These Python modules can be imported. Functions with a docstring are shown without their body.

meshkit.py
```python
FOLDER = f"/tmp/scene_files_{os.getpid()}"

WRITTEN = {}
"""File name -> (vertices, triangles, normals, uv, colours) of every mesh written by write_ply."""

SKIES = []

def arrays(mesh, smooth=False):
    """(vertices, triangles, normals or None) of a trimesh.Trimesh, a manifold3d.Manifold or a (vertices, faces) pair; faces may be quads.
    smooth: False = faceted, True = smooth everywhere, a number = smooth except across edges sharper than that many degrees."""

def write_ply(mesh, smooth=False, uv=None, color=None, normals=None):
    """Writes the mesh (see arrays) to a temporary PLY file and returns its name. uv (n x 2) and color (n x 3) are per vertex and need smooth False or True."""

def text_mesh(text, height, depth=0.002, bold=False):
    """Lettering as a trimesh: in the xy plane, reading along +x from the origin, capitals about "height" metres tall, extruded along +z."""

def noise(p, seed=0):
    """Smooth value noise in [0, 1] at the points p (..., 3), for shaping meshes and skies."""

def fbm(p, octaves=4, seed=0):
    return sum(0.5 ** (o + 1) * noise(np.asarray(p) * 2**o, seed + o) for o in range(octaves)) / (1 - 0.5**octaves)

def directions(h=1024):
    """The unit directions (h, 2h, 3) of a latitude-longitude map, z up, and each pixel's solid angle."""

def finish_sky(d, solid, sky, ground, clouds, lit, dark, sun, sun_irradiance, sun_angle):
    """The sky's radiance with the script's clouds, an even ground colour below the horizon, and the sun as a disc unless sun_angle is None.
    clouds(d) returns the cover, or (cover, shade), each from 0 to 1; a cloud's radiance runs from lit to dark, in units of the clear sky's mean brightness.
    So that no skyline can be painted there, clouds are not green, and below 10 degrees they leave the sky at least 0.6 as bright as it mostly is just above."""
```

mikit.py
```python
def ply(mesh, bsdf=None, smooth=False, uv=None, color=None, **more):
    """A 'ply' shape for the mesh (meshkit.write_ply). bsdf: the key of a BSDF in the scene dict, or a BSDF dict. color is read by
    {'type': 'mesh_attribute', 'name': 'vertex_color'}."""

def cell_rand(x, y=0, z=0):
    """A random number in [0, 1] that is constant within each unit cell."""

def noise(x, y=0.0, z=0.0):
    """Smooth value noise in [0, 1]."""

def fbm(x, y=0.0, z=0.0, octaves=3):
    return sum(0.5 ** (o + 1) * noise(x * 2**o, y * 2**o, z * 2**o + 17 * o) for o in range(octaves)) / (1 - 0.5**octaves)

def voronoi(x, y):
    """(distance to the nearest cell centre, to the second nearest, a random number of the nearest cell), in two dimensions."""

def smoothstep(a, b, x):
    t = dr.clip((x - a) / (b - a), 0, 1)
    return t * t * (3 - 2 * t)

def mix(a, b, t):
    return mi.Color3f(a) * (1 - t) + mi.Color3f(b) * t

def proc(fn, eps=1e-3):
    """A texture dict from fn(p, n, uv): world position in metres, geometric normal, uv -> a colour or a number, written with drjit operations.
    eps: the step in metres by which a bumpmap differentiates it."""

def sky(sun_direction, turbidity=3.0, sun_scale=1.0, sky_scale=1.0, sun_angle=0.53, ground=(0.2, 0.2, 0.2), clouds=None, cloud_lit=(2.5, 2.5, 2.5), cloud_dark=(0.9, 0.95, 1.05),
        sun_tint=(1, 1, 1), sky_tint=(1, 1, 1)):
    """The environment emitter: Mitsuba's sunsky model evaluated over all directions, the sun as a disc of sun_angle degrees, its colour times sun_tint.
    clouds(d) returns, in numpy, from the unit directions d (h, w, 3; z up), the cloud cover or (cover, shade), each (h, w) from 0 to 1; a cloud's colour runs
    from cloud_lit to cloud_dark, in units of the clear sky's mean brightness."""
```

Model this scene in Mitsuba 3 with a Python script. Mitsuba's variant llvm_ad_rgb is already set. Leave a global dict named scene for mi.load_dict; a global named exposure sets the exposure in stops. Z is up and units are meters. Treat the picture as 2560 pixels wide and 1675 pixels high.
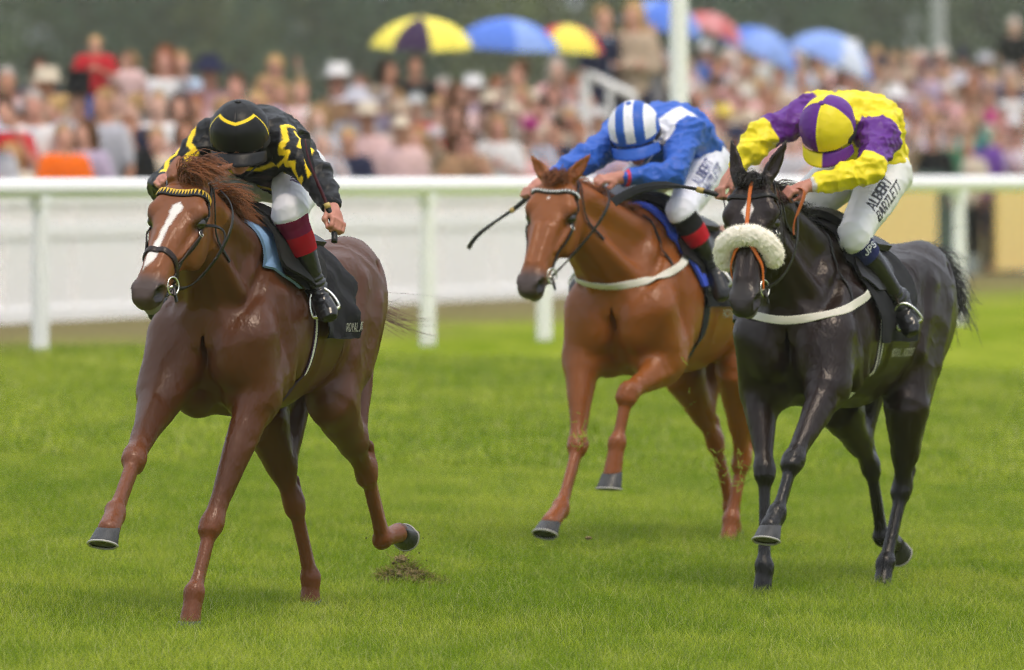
import math, random
import numpy as np, trimesh
import mitsuba as mi, drjit as dr
import mikit, meshkit
from mikit import proc, noise, fbm, smoothstep, mix

# ---------------------------------------------------------------- camera, sky, exposure
scene, labels = {}, {}
T4 = mi.ScalarTransform4f
CAM = np.array([0.0, 0.0, 1.7375])
PITCH = math.atan(429.5 / 25600.0)
scene['camera'] = {
    'type': 'thinlens', 'fov': math.degrees(2 * math.atan(1280 / 25600.0)), 'fov_axis': 'x',
    'to_world': T4().look_at(origin=CAM.tolist(), target=[0, 100 * math.cos(PITCH), CAM[2] - 100 * math.sin(PITCH)], up=[0, 0, 1]),
    'aperture_radius': 0.042, 'focus_distance': 39.9, 'near_clip': 1.0, 'far_clip': 3000.0}
# a closed overcast sky, twice as bright overhead as at the horizon, with a broad veiled sun high on the camera's side
scene['sky_light'] = mikit.sky((0.22, -0.42, 0.88), turbidity=5, sun_scale=0.30, sun_angle=20, ground=(.1, .12, .05), clouds=lambda d: (1.0 + 0 * d[..., 2], 1 - np.clip(d[..., 2], 0, 1)), cloud_lit=(2.5, 2.65, 2.95), cloud_dark=(1.05, 1.13, 1.27))
# thin summer haze over the whole course
scene['haze_air'] = {'type': 'homogeneous', 'albedo': 0.95, 'sigma_t': 0.00022}
scene['haze'] = {'type': 'cube', 'to_world': T4().translate([0, 320, 12]) @ T4().scale([430, 420, 14]), 'bsdf': {'type': 'null'}, 'interior': {'type': 'ref', 'id': 'haze_air'}}
scene['camera']['medium'] = {'type': 'ref', 'id': 'haze_air'}
labels['haze'] = {'label': 'thin pale haze lying over the whole race course', 'kind': 'stuff'}
exposure = 2.2

# ---------------------------------------------------------------- helpers: entries, labels
def key(name):
    if name not in scene and name not in labels:
        return name
    k = 1
    while f'{name}_{k:03d}' in scene or f'{name}_{k:03d}' in labels:
        k += 1
    return f'{name}_{k:03d}'

def tag(k, label=None, cat=None, group=None, kind=None):
    e = labels.setdefault(k, {})
    for a, b in (('label', label), ('category', cat), ('group', group), ('kind', kind)):
        if b:
            e[a] = b
    return k

def thing(name, label, cat, group=None):
    return tag(key(name), label, cat, group)

def xf(v, M):
    return v if M is None else np.asarray(v) @ M[:3, :3].T + M[:3, 3]

def put(name, mesh, bsdf, parent=None, M=None, smooth=True, color=None, label=None):
    """One entry; mesh = Trimesh or (v, f); color = one colour or per vertex."""
    k = key(f'{parent}__{name}' if parent else name)
    v, f = (mesh.vertices, mesh.faces) if hasattr(mesh, 'vertices') else mesh
    v = xf(np.asarray(v, float), M)
    f = np.asarray(f)
    if f.shape[1] == 4:
        f = np.vstack([f[:, [0, 1, 2]], f[:, [0, 2, 3]]])
    if M is not None and np.linalg.det(M[:3, :3]) < 0:
        f = f[:, ::-1]
    if smooth is not True and smooth is not False:
        m_ = trimesh.graph.smooth_shade(trimesh.Trimesh(v, f, process=False), angle=math.radians(smooth), facet_minarea=None); v, f, smooth = np.array(m_.vertices), np.array(m_.faces), True
    if color is not None:
        color = np.broadcast_to(np.asarray(color, float), (len(v), 3))
    scene[k] = mikit.ply((v, f), bsdf, smooth=smooth, color=color)
    if label:
        tag(k, label)
    return k

def unit(a):
    a = np.asarray(a, float)
    return a / (np.linalg.norm(a, axis=-1, keepdims=True) + 1e-12)

def V(*a):
    return np.array(a, float)

def merge(*ms):
    vs, fs, n = [], [], 0
    for m in ms:
        v, f = (m.vertices, m.faces) if hasattr(m, 'vertices') else m
        f = np.asarray(f)
        if f.shape[1] == 4:
            f = np.vstack([f[:, [0, 1, 2]], f[:, [0, 2, 3]]])
        vs.append(np.asarray(v)); fs.append(f + n); n += len(v)
    return np.vstack(vs), np.vstack(fs)

# ---------------------------------------------------------------- helpers: implicit solids
class Field:
    """Smooth union of solids: lofts, ellipsoids, round cones; grid -> surface nets."""
    def __init__(s):
        s.p = []
    def add(s, fn, lo, hi, k, op=1):
        s.p.append((fn, np.asarray(lo) - 0.0, np.asarray(hi) + 0.0, k, op))
    def loft(s, p0, p1, up, secs, k=0.03, n=2.0, op=1):
        p0, p1 = np.asarray(p0, float), np.asarray(p1, float)
        L = np.linalg.norm(p1 - p0); a = (p1 - p0) / L
        u = np.asarray(up, float); u = unit(u - a * (u @ a)); w = np.cross(u, a)
        S = np.array(secs, float)
        if S.shape[1] == 3:
            S = np.column_stack([S, S[:, 2]])
        R = S[:, 1:].max()
        ts = S[:, 0]
        q0, q1 = p0 + a * L * min(ts[0], 0), p0 + a * L * max(ts[-1], 1)
        def fn(P):
            d = P - p0.astype(np.float32)
            t = (d @ (a / L).astype(np.float32)); y = d @ w.astype(np.float32); z = d @ u.astype(np.float32)
            tc = np.clip(t, ts[0], ts[-1])
            W = np.interp(tc, ts, S[:, 1]).astype(np.float32)
            H = np.where(z > 0, np.interp(tc, ts, S[:, 2]), np.interp(tc, ts, S[:, 3])).astype(np.float32)
            if n == 2.0:
                yy, zz = y / W, z / H
                k1 = np.sqrt(yy * yy + zz * zz) + 1e-6
                k2 = np.sqrt((yy / W) ** 2 + (zz / H) ** 2) + 1e-6
                d2 = k1 * (k1 - 1) / k2
            else:
                d2 = ((np.abs(y / W) ** n + np.abs(z / H) ** n) ** (1 / n) - 1) * np.minimum(W, H)
            ax = np.abs(t - tc) * L
            return np.where(ax > 0, np.sqrt(np.maximum(d2, 0) ** 2 + ax * ax) + np.minimum(d2, 0) * (ax <= 0), d2)
        s.add(fn, np.minimum(q0, q1) - R, np.maximum(q0, q1) + R, k, op)
    def ell(s, c, r, ax=None, k=0.03, op=1):
        c, r = np.asarray(c, float), np.asarray(r, float)
        A = np.eye(3) if ax is None else np.array([unit(x) for x in ax])
        A32, c32, r32 = A.astype(np.float32), c.astype(np.float32), r.astype(np.float32)
        def fn(P):
            q = (P - c32) @ A32.T
            k1 = np.linalg.norm(q / r32, axis=-1) + 1e-6
            k2 = np.linalg.norm(q / (r32 * r32), axis=-1) + 1e-6
            return k1 * (k1 - 1) / k2
        e = np.abs(A.T) @ r
        s.add(fn, c - e, c + e, k, op)
    def cap(s, p0, p1, r0, r1=None, k=0.03, op=1):
        p0, p1 = np.asarray(p0, float), np.asarray(p1, float); r1 = r0 if r1 is None else r1
        d = p1 - p0; L2 = d @ d + 1e-12
        def fn(P):
            q = P - p0.astype(np.float32)
            t = np.clip(q @ (d / L2).astype(np.float32), 0, 1)
            return np.linalg.norm(q - t[..., None] * d.astype(np.float32), axis=-1) - (r0 + (r1 - r0) * t)
        R = max(r0, r1)
        s.add(fn, np.minimum(p0, p1) - R, np.maximum(p0, p1) + R, k, op)
    def chain(s, pts, rs, k=0.03):
        for i in range(len(pts) - 1):
            s.cap(pts[i], pts[i + 1], rs[i], rs[i + 1], k)
    @staticmethod
    def comb(F, d, k, op):
        if op > 0:
            h = np.maximum(k - np.abs(F - d), 0) / k
            return np.minimum(F, d) - h * h * k * 0.25
        d = -d
        h = np.maximum(k - np.abs(F - d), 0) / k
        return np.maximum(F, d) + h * h * k * 0.25
    def __call__(s, P):
        P = np.asarray(P, np.float32)
        F = np.full(P.shape[:-1], 9.0, np.float32)
        for fn, lo, hi, k, op in s.p:
            F = s.comb(F, fn(P), k, op)
        return F
    def grad(s, P, e=0.004):
        P = np.asarray(P, float)
        return unit(np.stack([s(P + e * x) - s(P - e * x) for x in np.eye(3)], -1))
    def snap(s, P, off=0.0, it=4):
        P = np.array(P, float)
        for _ in range(it):
            P = P - s.grad(P) * (s(P) - off)[..., None]
        return P
    def mesh(s, h, it=3, pad=0.02):
        lo = np.min([p[1] for p in s.p if p[4] > 0], 0) - pad
        hi = np.max([p[2] for p in s.p if p[4] > 0], 0) + pad
        n = np.ceil((hi - lo) / h).astype(int) + 1
        F = np.full(n, 9.0, np.float32)
        ax = [(lo[i] + h * np.arange(n[i])).astype(np.float32) for i in range(3)]
        for fn, a, b, k, op in s.p:
            m = max(k, 0.012) + 2 * h
            i0 = np.clip(np.floor((a - m - lo) / h).astype(int), 0, n - 1); i1 = np.clip(np.ceil((b + m - lo) / h).astype(int) + 1, 1, n)
            sl = tuple(slice(p, q) for p, q in zip(i0, i1))
            g = np.stack(np.meshgrid(*[ax[i][sl[i]] for i in range(3)], indexing='ij'), -1)
            F[sl] = s.comb(F[sl], fn(g), k, op)
        return nets(F, lo, h, it)

def nets(F, lo, h, it=3):
    ins = F < 0
    c = np.zeros(np.array(F.shape) - 1, np.int8)
    for a, b, d in np.ndindex(2, 2, 2):
        c += ins[a:a + c.shape[0], b:b + c.shape[1], d:d + c.shape[2]]
    act = np.argwhere((c > 0) & (c < 8))
    idx = np.full(c.shape, -1, np.int64); idx[tuple(act.T)] = np.arange(len(act))
    acc = np.zeros((len(act), 3)); cnt = np.zeros(len(act))
    co = list(np.ndindex(2, 2, 2))
    val = {o: F[act[:, 0] + o[0], act[:, 1] + o[1], act[:, 2] + o[2]] for o in co}
    for i, o in enumerate(co):
        for q in co[i + 1:]:
            if sum(abs(x - y) for x, y in zip(o, q)) != 1:
                continue
            a, b = val[o], val[q]; m = (a < 0) != (b < 0)
            t = np.where(m, a / np.where(a == b, 1, a - b), 0)
            p = np.array(o) + t[:, None] * (np.array(q) - np.array(o))
            acc += p * m[:, None]; cnt += m
    v = (act + acc / np.maximum(cnt, 1)[:, None]) * h + lo
    fs = []
    for ax in range(3):
        o1, o2 = (ax + 1) % 3, (ax + 2) % 3
        n = np.array(F.shape); s0 = [slice(1, -1)] * 3; s0[ax] = slice(0, n[ax] - 1); s1 = list(s0); s1[ax] = slice(1, n[ax])
        A, B = ins[tuple(s0)], ins[tuple(s1)]
        e = np.argwhere(A != B); flip = B[tuple(e.T)]
        g = e + 1; g[:, ax] = e[:, ax]
        def cell(d1, d2):
            q = g.copy(); q[:, o1] -= d1; q[:, o2] -= d2
            return idx[tuple(q.T)]
        q = np.stack([cell(1, 1), cell(0, 1), cell(0, 0), cell(1, 0)], 1)
        q[flip] = q[flip][:, ::-1]
        fs.append(q)
    f = np.vstack(fs); f = f[(f >= 0).all(1)]
    f = np.vstack([f[:, [0, 1, 2]], f[:, [0, 2, 3]]])
    return smoothv(v, f, it), f

def smoothv(v, f, it):
    if it:
        from scipy.sparse import coo_matrix
        e = np.vstack([f[:, [0, 1]], f[:, [1, 2]], f[:, [2, 0]]]); e = np.vstack([e, e[:, ::-1]])
        A = coo_matrix((np.ones(len(e)), (e[:, 0], e[:, 1])), shape=(len(v),) * 2).tocsr()
        A.data[:] = 1.0
        dg = np.asarray(A.sum(1)).ravel()
        for k in range(it):
            for lam in (0.5, -0.52):
                v = v + lam * (A @ v / np.maximum(dg, 1)[:, None] - v)
    return v

def normals(v, f):
    n = np.zeros_like(v); c = np.cross(v[f[:, 1]] - v[f[:, 0]], v[f[:, 2]] - v[f[:, 0]])
    for k in range(3):
        np.add.at(n, f[:, k], c)
    return unit(n)

# ---------------------------------------------------------------- helpers: straps, tubes, rings, hair
def frames(p):
    t = unit(np.gradient(p, axis=0))
    return t

def spline(P, n=40):
    from scipy.interpolate import CubicSpline
    P = np.asarray(P, float)
    d = np.r_[0, np.cumsum(np.linalg.norm(np.diff(P, axis=0), axis=1) + 1e-9)]
    if len(P) < 3:
        return P[0] + np.linspace(0, 1, n)[:, None] * (P[1] - P[0])
    return CubicSpline(d, P)(np.linspace(0, d[-1], n))

def strap(p, nrm, width, thick=0.004, round_=0.0):
    """Flat band along points p with outward normals nrm (a rounded-box section)."""
    p = np.asarray(p, float); t = frames(p); nrm = unit(np.asarray(nrm) - t * (np.asarray(nrm) * t).sum(1, keepdims=True)); b = np.cross(t, nrm)
    w = np.broadcast_to(width, (len(p),))[:, None] / 2; h = np.broadcast_to(thick, (len(p),))[:, None]
    sec = [(-1, 0), (-1, .6), (-.7, 1), (.7, 1), (1, .6), (1, 0)]
    v = np.stack([p + b * w * x + nrm * h * y for x, y in sec], 1)
    return skin(v)

def skin(v, closed=False, cap=True):
    """Rings (n, m, 3) -> mesh."""
    n, m = v.shape[:2]
    i, j = np.meshgrid(np.arange(n - (0 if closed else 1)), np.arange(m), indexing='ij')
    q = np.stack([i * m + j, i * m + (j + 1) % m, (i + 1) % n * m + (j + 1) % m, (i + 1) % n * m + j], -1).reshape(-1, 4)
    f = np.vstack([q[:, [0, 1, 2]], q[:, [0, 2, 3]]])
    V_ = v.reshape(-1, 3)
    if cap and not closed:
        k = np.arange(1, m - 1)
        f = np.vstack([f, np.stack([k * 0, k + 1, k], 1), np.stack([k * 0, k, k + 1], 1) + (n - 1) * m])
    return V_, f

def tube(p, r, m=8, closed=False, up=(0.13, 0.2, 0.97)):
    p = np.asarray(p, float); t = frames(p)
    if closed:
        t = unit(np.roll(p, -1, 0) - np.roll(p, 1, 0))
    a = unit(np.cross(t, np.asarray(up, float) + 1e-4)); b = np.cross(t, a); g = np.arange(m) * 2 * np.pi / m
    r = np.broadcast_to(r, (len(p),))[:, None, None]
    return skin(p[:, None] + r * (np.cos(g)[None, :, None] * a[:, None] + np.sin(g)[None, :, None] * b[:, None]), closed)

def ring(c, ax, R, r, n=28, m=8):
    ax = unit(ax); a = unit(np.cross(ax, V(.31, .52, .8))); b = np.cross(ax, a); g = np.arange(n) * 2 * np.pi / n
    return tube(np.asarray(c) + R * (np.cos(g)[:, None] * a + np.sin(g)[:, None] * b), r, m, True, up=ax)

def rbox(c, s, R=None, r=0.01):
    m = trimesh.creation.box(extents=np.asarray(s) - 2 * r)
    import manifold3d as m3
    s2 = np.asarray(s) / 2 - r
    pts = []
    sp = trimesh.creation.icosphere(subdivisions=1, radius=r).vertices
    for x in (-1, 1):
        for y in (-1, 1):
            for z in (-1, 1):
                pts.append(sp + s2 * (x, y, z))
    h = trimesh.convex.convex_hull(np.vstack(pts))
    v = h.vertices if R is None else h.vertices @ np.asarray(R).T
    return v + np.asarray(c), h.faces

def hair(roots, d0, d1, length, r=0.0012, seg=7, seed=0, wav=0.03, grav=0.0, jit=0.25):
    """Strands as three-sided tapering tubes; d0 direction at the root, d1 at the tip (both n x 3 or 3)."""
    rg = np.random.default_rng(seed); n = len(roots)
    d0 = np.broadcast_to(np.asarray(d0, float), (n, 3)); d1 = np.broadcast_to(np.asarray(d1, float), (n, 3))
    d0 = unit(d0 + rg.normal(0, jit * .6, (n, 3))); d1 = unit(d1 + rg.normal(0, jit, (n, 3)))
    L = np.broadcast_to(length, (n,)) * rg.uniform(.6, 1.15, n)
    p = [np.asarray(roots, float)]; ph = rg.uniform(0, 6.28, (n, 3)); fr = rg.uniform(3, 7, (n, 1))
    for k in range(seg):
        t = (k + .5) / seg
        d = unit(d0 * (1 - t) + d1 * t + V(0, 0, -grav * t) + wav * 6 * np.sin(ph + fr * t) * .3)
        p.append(p[-1] + d * (L / seg)[:, None])
    p = np.stack(p, 1)
    t = unit(np.gradient(p, axis=1)); a = unit(np.cross(t, V(.2, .3, .93))); b = np.cross(t, a)
    rr = (r * np.linspace(1.2, .35, seg + 1))[None, :, None, None] * rg.uniform(.7, 1.4, (n, 1, 1, 1))
    g = np.arange(3) * 2.094
    v = p[:, :, None] + rr * (np.cos(g)[None, None, :, None] * a[:, :, None] + np.sin(g)[None, None, :, None] * b[:, :, None])
    i, j = np.meshgrid(np.arange(seg), np.arange(3), indexing='ij')
    q = np.stack([i * 3 + j, i * 3 + (j + 1) % 3, (i + 1) * 3 + (j + 1) % 3, (i + 1) * 3 + j], -1).reshape(-1, 4)
    f = np.vstack([q[:, [0, 1, 2]], q[:, [0, 2, 3]]])
    F = (f[None] + (np.arange(n) * (seg + 1) * 3)[:, None, None]).reshape(-1, 3)
    return v.reshape(-1, 3), F

def vnoise(p, f, seed=0, o=3):
    return meshkit.fbm(np.asarray(p) * f + 31.7, o, seed) - 0.5

def sstep(a, b, x):
    t = np.clip((x - a) / (b - a), 0, 1)
    return t * t * (3 - 2 * t)

def lerp(a, b, t):
    return np.asarray(a) * (1 - t[:, None]) + np.asarray(b) * t[:, None]

# ---------------------------------------------------------------- materials
VC = {'type': 'mesh_attribute', 'name': 'vertex_color'}
def rgb(*c):
    return {'type': 'rgb', 'value': list(map(float, c))}
def principled(col, rough, **k):
    return {'type': 'twosided', 'b': {'type': 'principled', 'base_color': col, 'roughness': rough, **k}}
def coat_rough(p, n, uv):
    return .24 + .20 * fbm(p.x * 9, p.y * 9, p.z * 9, 3)
def coat_relief(p, n, uv):
    return noise(p.x * 210, p.y * 210, p.z * 70) * .55 + fbm(p.x * 60, p.y * 60, p.z * 22, 2) * .9 + fbm(p.x * 16, p.y * 16, p.z * 10, 2) * 1.3
scene['coat'] = {'type': 'twosided', 'b': {'type': 'bumpmap', 'arbitrary': proc(coat_relief, 2e-3), 'scale': .0024, 'b': {'type': 'principled', 'base_color': VC, 'roughness': proc(coat_rough), 'specular': .34, 'spec_tint': .05}}}
scene['cloth'] = principled(VC, 0.85, specular=0.15, sheen=0.2)
scene['silk'] = principled(VC, 0.40, specular=0.20, sheen=0.08, sheen_tint=0.6)
scene['hair'] = principled(VC, 0.45, specular=0.35)
scene['skin'] = principled(VC, 0.5, specular=0.35)
scene['leather'] = principled(VC, 0.38, specular=0.3)
scene['patent'] = principled(VC, 0.2, specular=0.4, clearcoat=0.4, clearcoat_gloss=0.93)
scene['hoof_horn'] = principled(VC, 0.42, specular=0.35)
scene['steel'] = {'type': 'roughconductor', 'material': 'Ag', 'alpha': 0.18, 'specular_reflectance': rgb(.78, .78, .76)}
scene['glassy'] = principled(VC, 0.06, specular=0.6, clearcoat=1.0, clearcoat_gloss=0.98)
scene['paint'] = principled(VC, 0.35, specular=0.4)
scene['matt'] = {'type': 'twosided', 'b': {'type': 'diffuse', 'reflectance': VC}}

# ---------------------------------------------------------------- ground
RP, RT = V(-3.25, 70.5), unit(V(7.59, 16.5)); RN = V(RT[1], -RT[0])          # the running rail: a point, its direction, the side of the horses
FP, FT = V(-4.28, 85.6), unit(V(10.2, 38.7)); FN = V(FT[1], -FT[0])          # the spectators' fence
def ground_z(x, y):
    d = (x - RP[0]) * RN[0] + (y - RP[1]) * RN[1]
    return np.where(d > 0, 0.39 - 0.0305 * np.minimum(d, 22), 0.39)

def turf_colour(p, n, uv):
    fx, fy = float(FP[0]), float(FP[1])
    d = (p.x - fx) * float(FN[0]) + (p.y - fy) * float(FN[1])
    a = .45 * fbm(p.x * 0.6, p.y * 0.25, 3.0, 3) + .55 * fbm(p.x * 2.6, p.y * 1.0, 6.0, 3)
    b = fbm(p.x * 5.0, p.y * 2.2, 9.0, 3)
    c = mix((0.205, 0.305, 0.017), (0.405, 0.470, 0.056), smoothstep(.28, .74, a * .62 + b * .38))
    worn = smoothstep(6.0, 1.6, d + 3.0 * (fbm(p.x * .8, p.y * .5, 5.0, 3) - .5))
    worn = worn * smoothstep(-7.0, -3.0, d)
    return mix(c, mix((0.23, 0.20, 0.085), (0.30, 0.255, 0.13), b), worn)
scene['turf_material'] = {'type': 'twosided', 'b': {'type': 'diffuse', 'reflectance': proc(lambda p, n, uv: turf_colour(p, n, uv) * .68)}}
def blade_colour(p, n, uv):
    c = turf_colour(p, n, uv)
    r = uv.x
    c = mix(c, (0.46, 0.47, 0.20), smoothstep(.80, .96, r) * .8)
    c = mix(c, (0.11, 0.20, 0.03), smoothstep(.45, .0, r) * .75)
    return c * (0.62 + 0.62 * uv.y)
scene['blade_material'] = {'type': 'principledthin', 'base_color': proc(blade_colour), 'roughness': .7, 'diff_trans': .5, 'spec_trans': 0.0, 'eta': 1.3}
scene['leaf'] = {'type': 'principledthin', 'base_color': VC, 'roughness': .7, 'diff_trans': 1.0, 'spec_trans': 0.0, 'eta': 1.3}

gx = np.r_[-400, -200, -100, np.arange(-60, 61, 4.0), 100, 200, 400]; gy = np.r_[-60, -20, 0, np.arange(10, 160, 4.0), 180, 220, 300, 420, 700]
GX, GY = np.meshgrid(gx, gy, indexing='ij')
gv = np.stack([GX, GY, ground_z(GX, GY)], -1).reshape(-1, 3)
i, j = np.meshgrid(np.arange(len(gx) - 1), np.arange(len(gy) - 1), indexing='ij')
gf = np.stack([i * len(gy) + j, (i + 1) * len(gy) + j, (i + 1) * len(gy) + j + 1, i * len(gy) + j + 1], -1).reshape(-1, 4)
put('ground', (gv, gf), 'turf_material', smooth=True)
tag('ground', 'mottled bright green race course turf, worn to straw colour by the fence', None, None, 'structure')

# mown grass: four patches of blades, laid over the part of the course that is near focus
def grass_patch(n, seed, hgt, wid):
    r = np.random.default_rng(seed)
    nc = n // 14
    c = r.uniform(0, 1, (nc, 2)); pick = r.integers(0, nc, n)
    xy = np.where(r.uniform(size=(n, 1)) < .6, c[pick] + r.normal(0, .018, (n, 2)), r.uniform(0, 1, (n, 2)))
    tall = np.where(r.uniform(size=n) < .5, 1.0, 1.0) * (0.65 + .7 * r.uniform(size=nc)[pick])
    h = hgt * tall * r.uniform(.6, 1.2, n); a = r.uniform(0, 6.28, n); w = wid * r.uniform(.6, 1.3, n)
    lean = r.normal(0, .38, (n, 2)) * h[:, None]; s = np.stack([np.cos(a), np.sin(a)], 1) * w[:, None] / 2
    b = np.column_stack([xy, np.full(n, -.004)]); mid = np.column_stack([xy + lean * .35, h * .6]); tip = np.column_stack([xy + lean, h * .97])
    S = np.column_stack([s, np.zeros(n)])
    v = np.stack([b - S, b + S, mid - S * .8, mid + S * .8, tip], 1)
    f = np.array([[0, 1, 3], [0, 3, 2], [2, 3, 4]])
    F = (f[None] + (np.arange(n) * 5)[:, None, None]).reshape(-1, 3)
    uv = np.column_stack([np.repeat(r.uniform(size=n), 5), np.tile([0, 0, .6, .6, 1.0], n)])
    return (v.reshape(-1, 3), F), uv
GRASS_N = 7500
for q in range(4):
    m, uv = grass_patch(GRASS_N, 10 + q, 0.060, 0.0026)
    m2, uv2 = grass_patch(GRASS_N // 3, 40 + q, 0.075, 0.009)
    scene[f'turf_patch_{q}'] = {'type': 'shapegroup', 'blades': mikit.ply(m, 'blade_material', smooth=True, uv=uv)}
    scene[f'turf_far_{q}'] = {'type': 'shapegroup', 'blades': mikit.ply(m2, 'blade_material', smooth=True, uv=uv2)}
rg = random.Random(4); gn = 0
slope = math.degrees(math.atan(0.0305)); sl_axis = [RT[0], RT[1], 0]
for yy in range(33, 72):
    hw = yy * 0.05 + 1.2
    for xx in range(math.floor(-hw), math.ceil(hw)):
        d = (xx + .5 - RP[0]) * RN[0] + (yy + .5 - RP[1]) * RN[1]
        g = f"turf_{'patch' if yy < 54 else 'far'}_{rg.randrange(4)}"
        z = float(ground_z(xx + .5, yy + .5)); gn += 1
        M = T4().translate([xx + .5, yy + .5, z]) @ T4().rotate(sl_axis, slope if d > 0 else 0) @ T4().rotate([0, 0, 1], 90 * rg.randrange(4)) @ T4().translate([-.5, -.5, 0])
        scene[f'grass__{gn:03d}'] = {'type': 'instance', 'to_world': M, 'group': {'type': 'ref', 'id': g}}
tag('grass', 'short mown green grass blades covering the race course', 'grass', None, 'stuff')

# ---------------------------------------------------------------- rails, fence, poles
def at(u, v, y):
    return V((u - 1280) * y / 25600, y, CAM[2] - (v - 408) * y / 25600)
def rotz(a):
    c, s = math.cos(a), math.sin(a)
    return np.array([[c, -s, 0], [s, c, 0], [0, 0, 1.0]])
WHITE = V(.86, .86, .87)
rt = thing('running_rail', 'long white plastic running rail on posts beside the course', 'running rail')
RA = V(RT[0], RT[1], 0)
ts = np.linspace(-17, 28, 60)
p = np.stack([RP[0] + RT[0] * ts, RP[1] + RT[1] * ts, np.full(60, 1.565)], 1)
put('top_rail', tube(p, .068, 14), 'paint', rt, None, True, WHITE)
for k in range(-7, 13):
    y = 70.5 + 1.9 * k; t = (y - RP[1]) / RT[1]; c = V(RP[0] + RT[0] * t, y, 0)
    g = float(ground_z(c[0], c[1]))
    leg = spline([c + V(0, 0, g - .05), c + V(0, 0, g + .35), c + V(0, 0, g + .8), c + V(0, 0, 1.46)], 14) + V(0, .02, 0)
    pk = put('post', tube(leg, np.interp(np.arange(14), [0, 7, 13], [.062, .060, .052]), 12), 'paint', rt, None, True, WHITE)
    put('collar', rbox(c + V(0, .02, 1.47), (.16, .11, .10), rotz(math.atan2(RT[1], RT[0])), .02), 'paint', pk, None, 30, WHITE)

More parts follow.
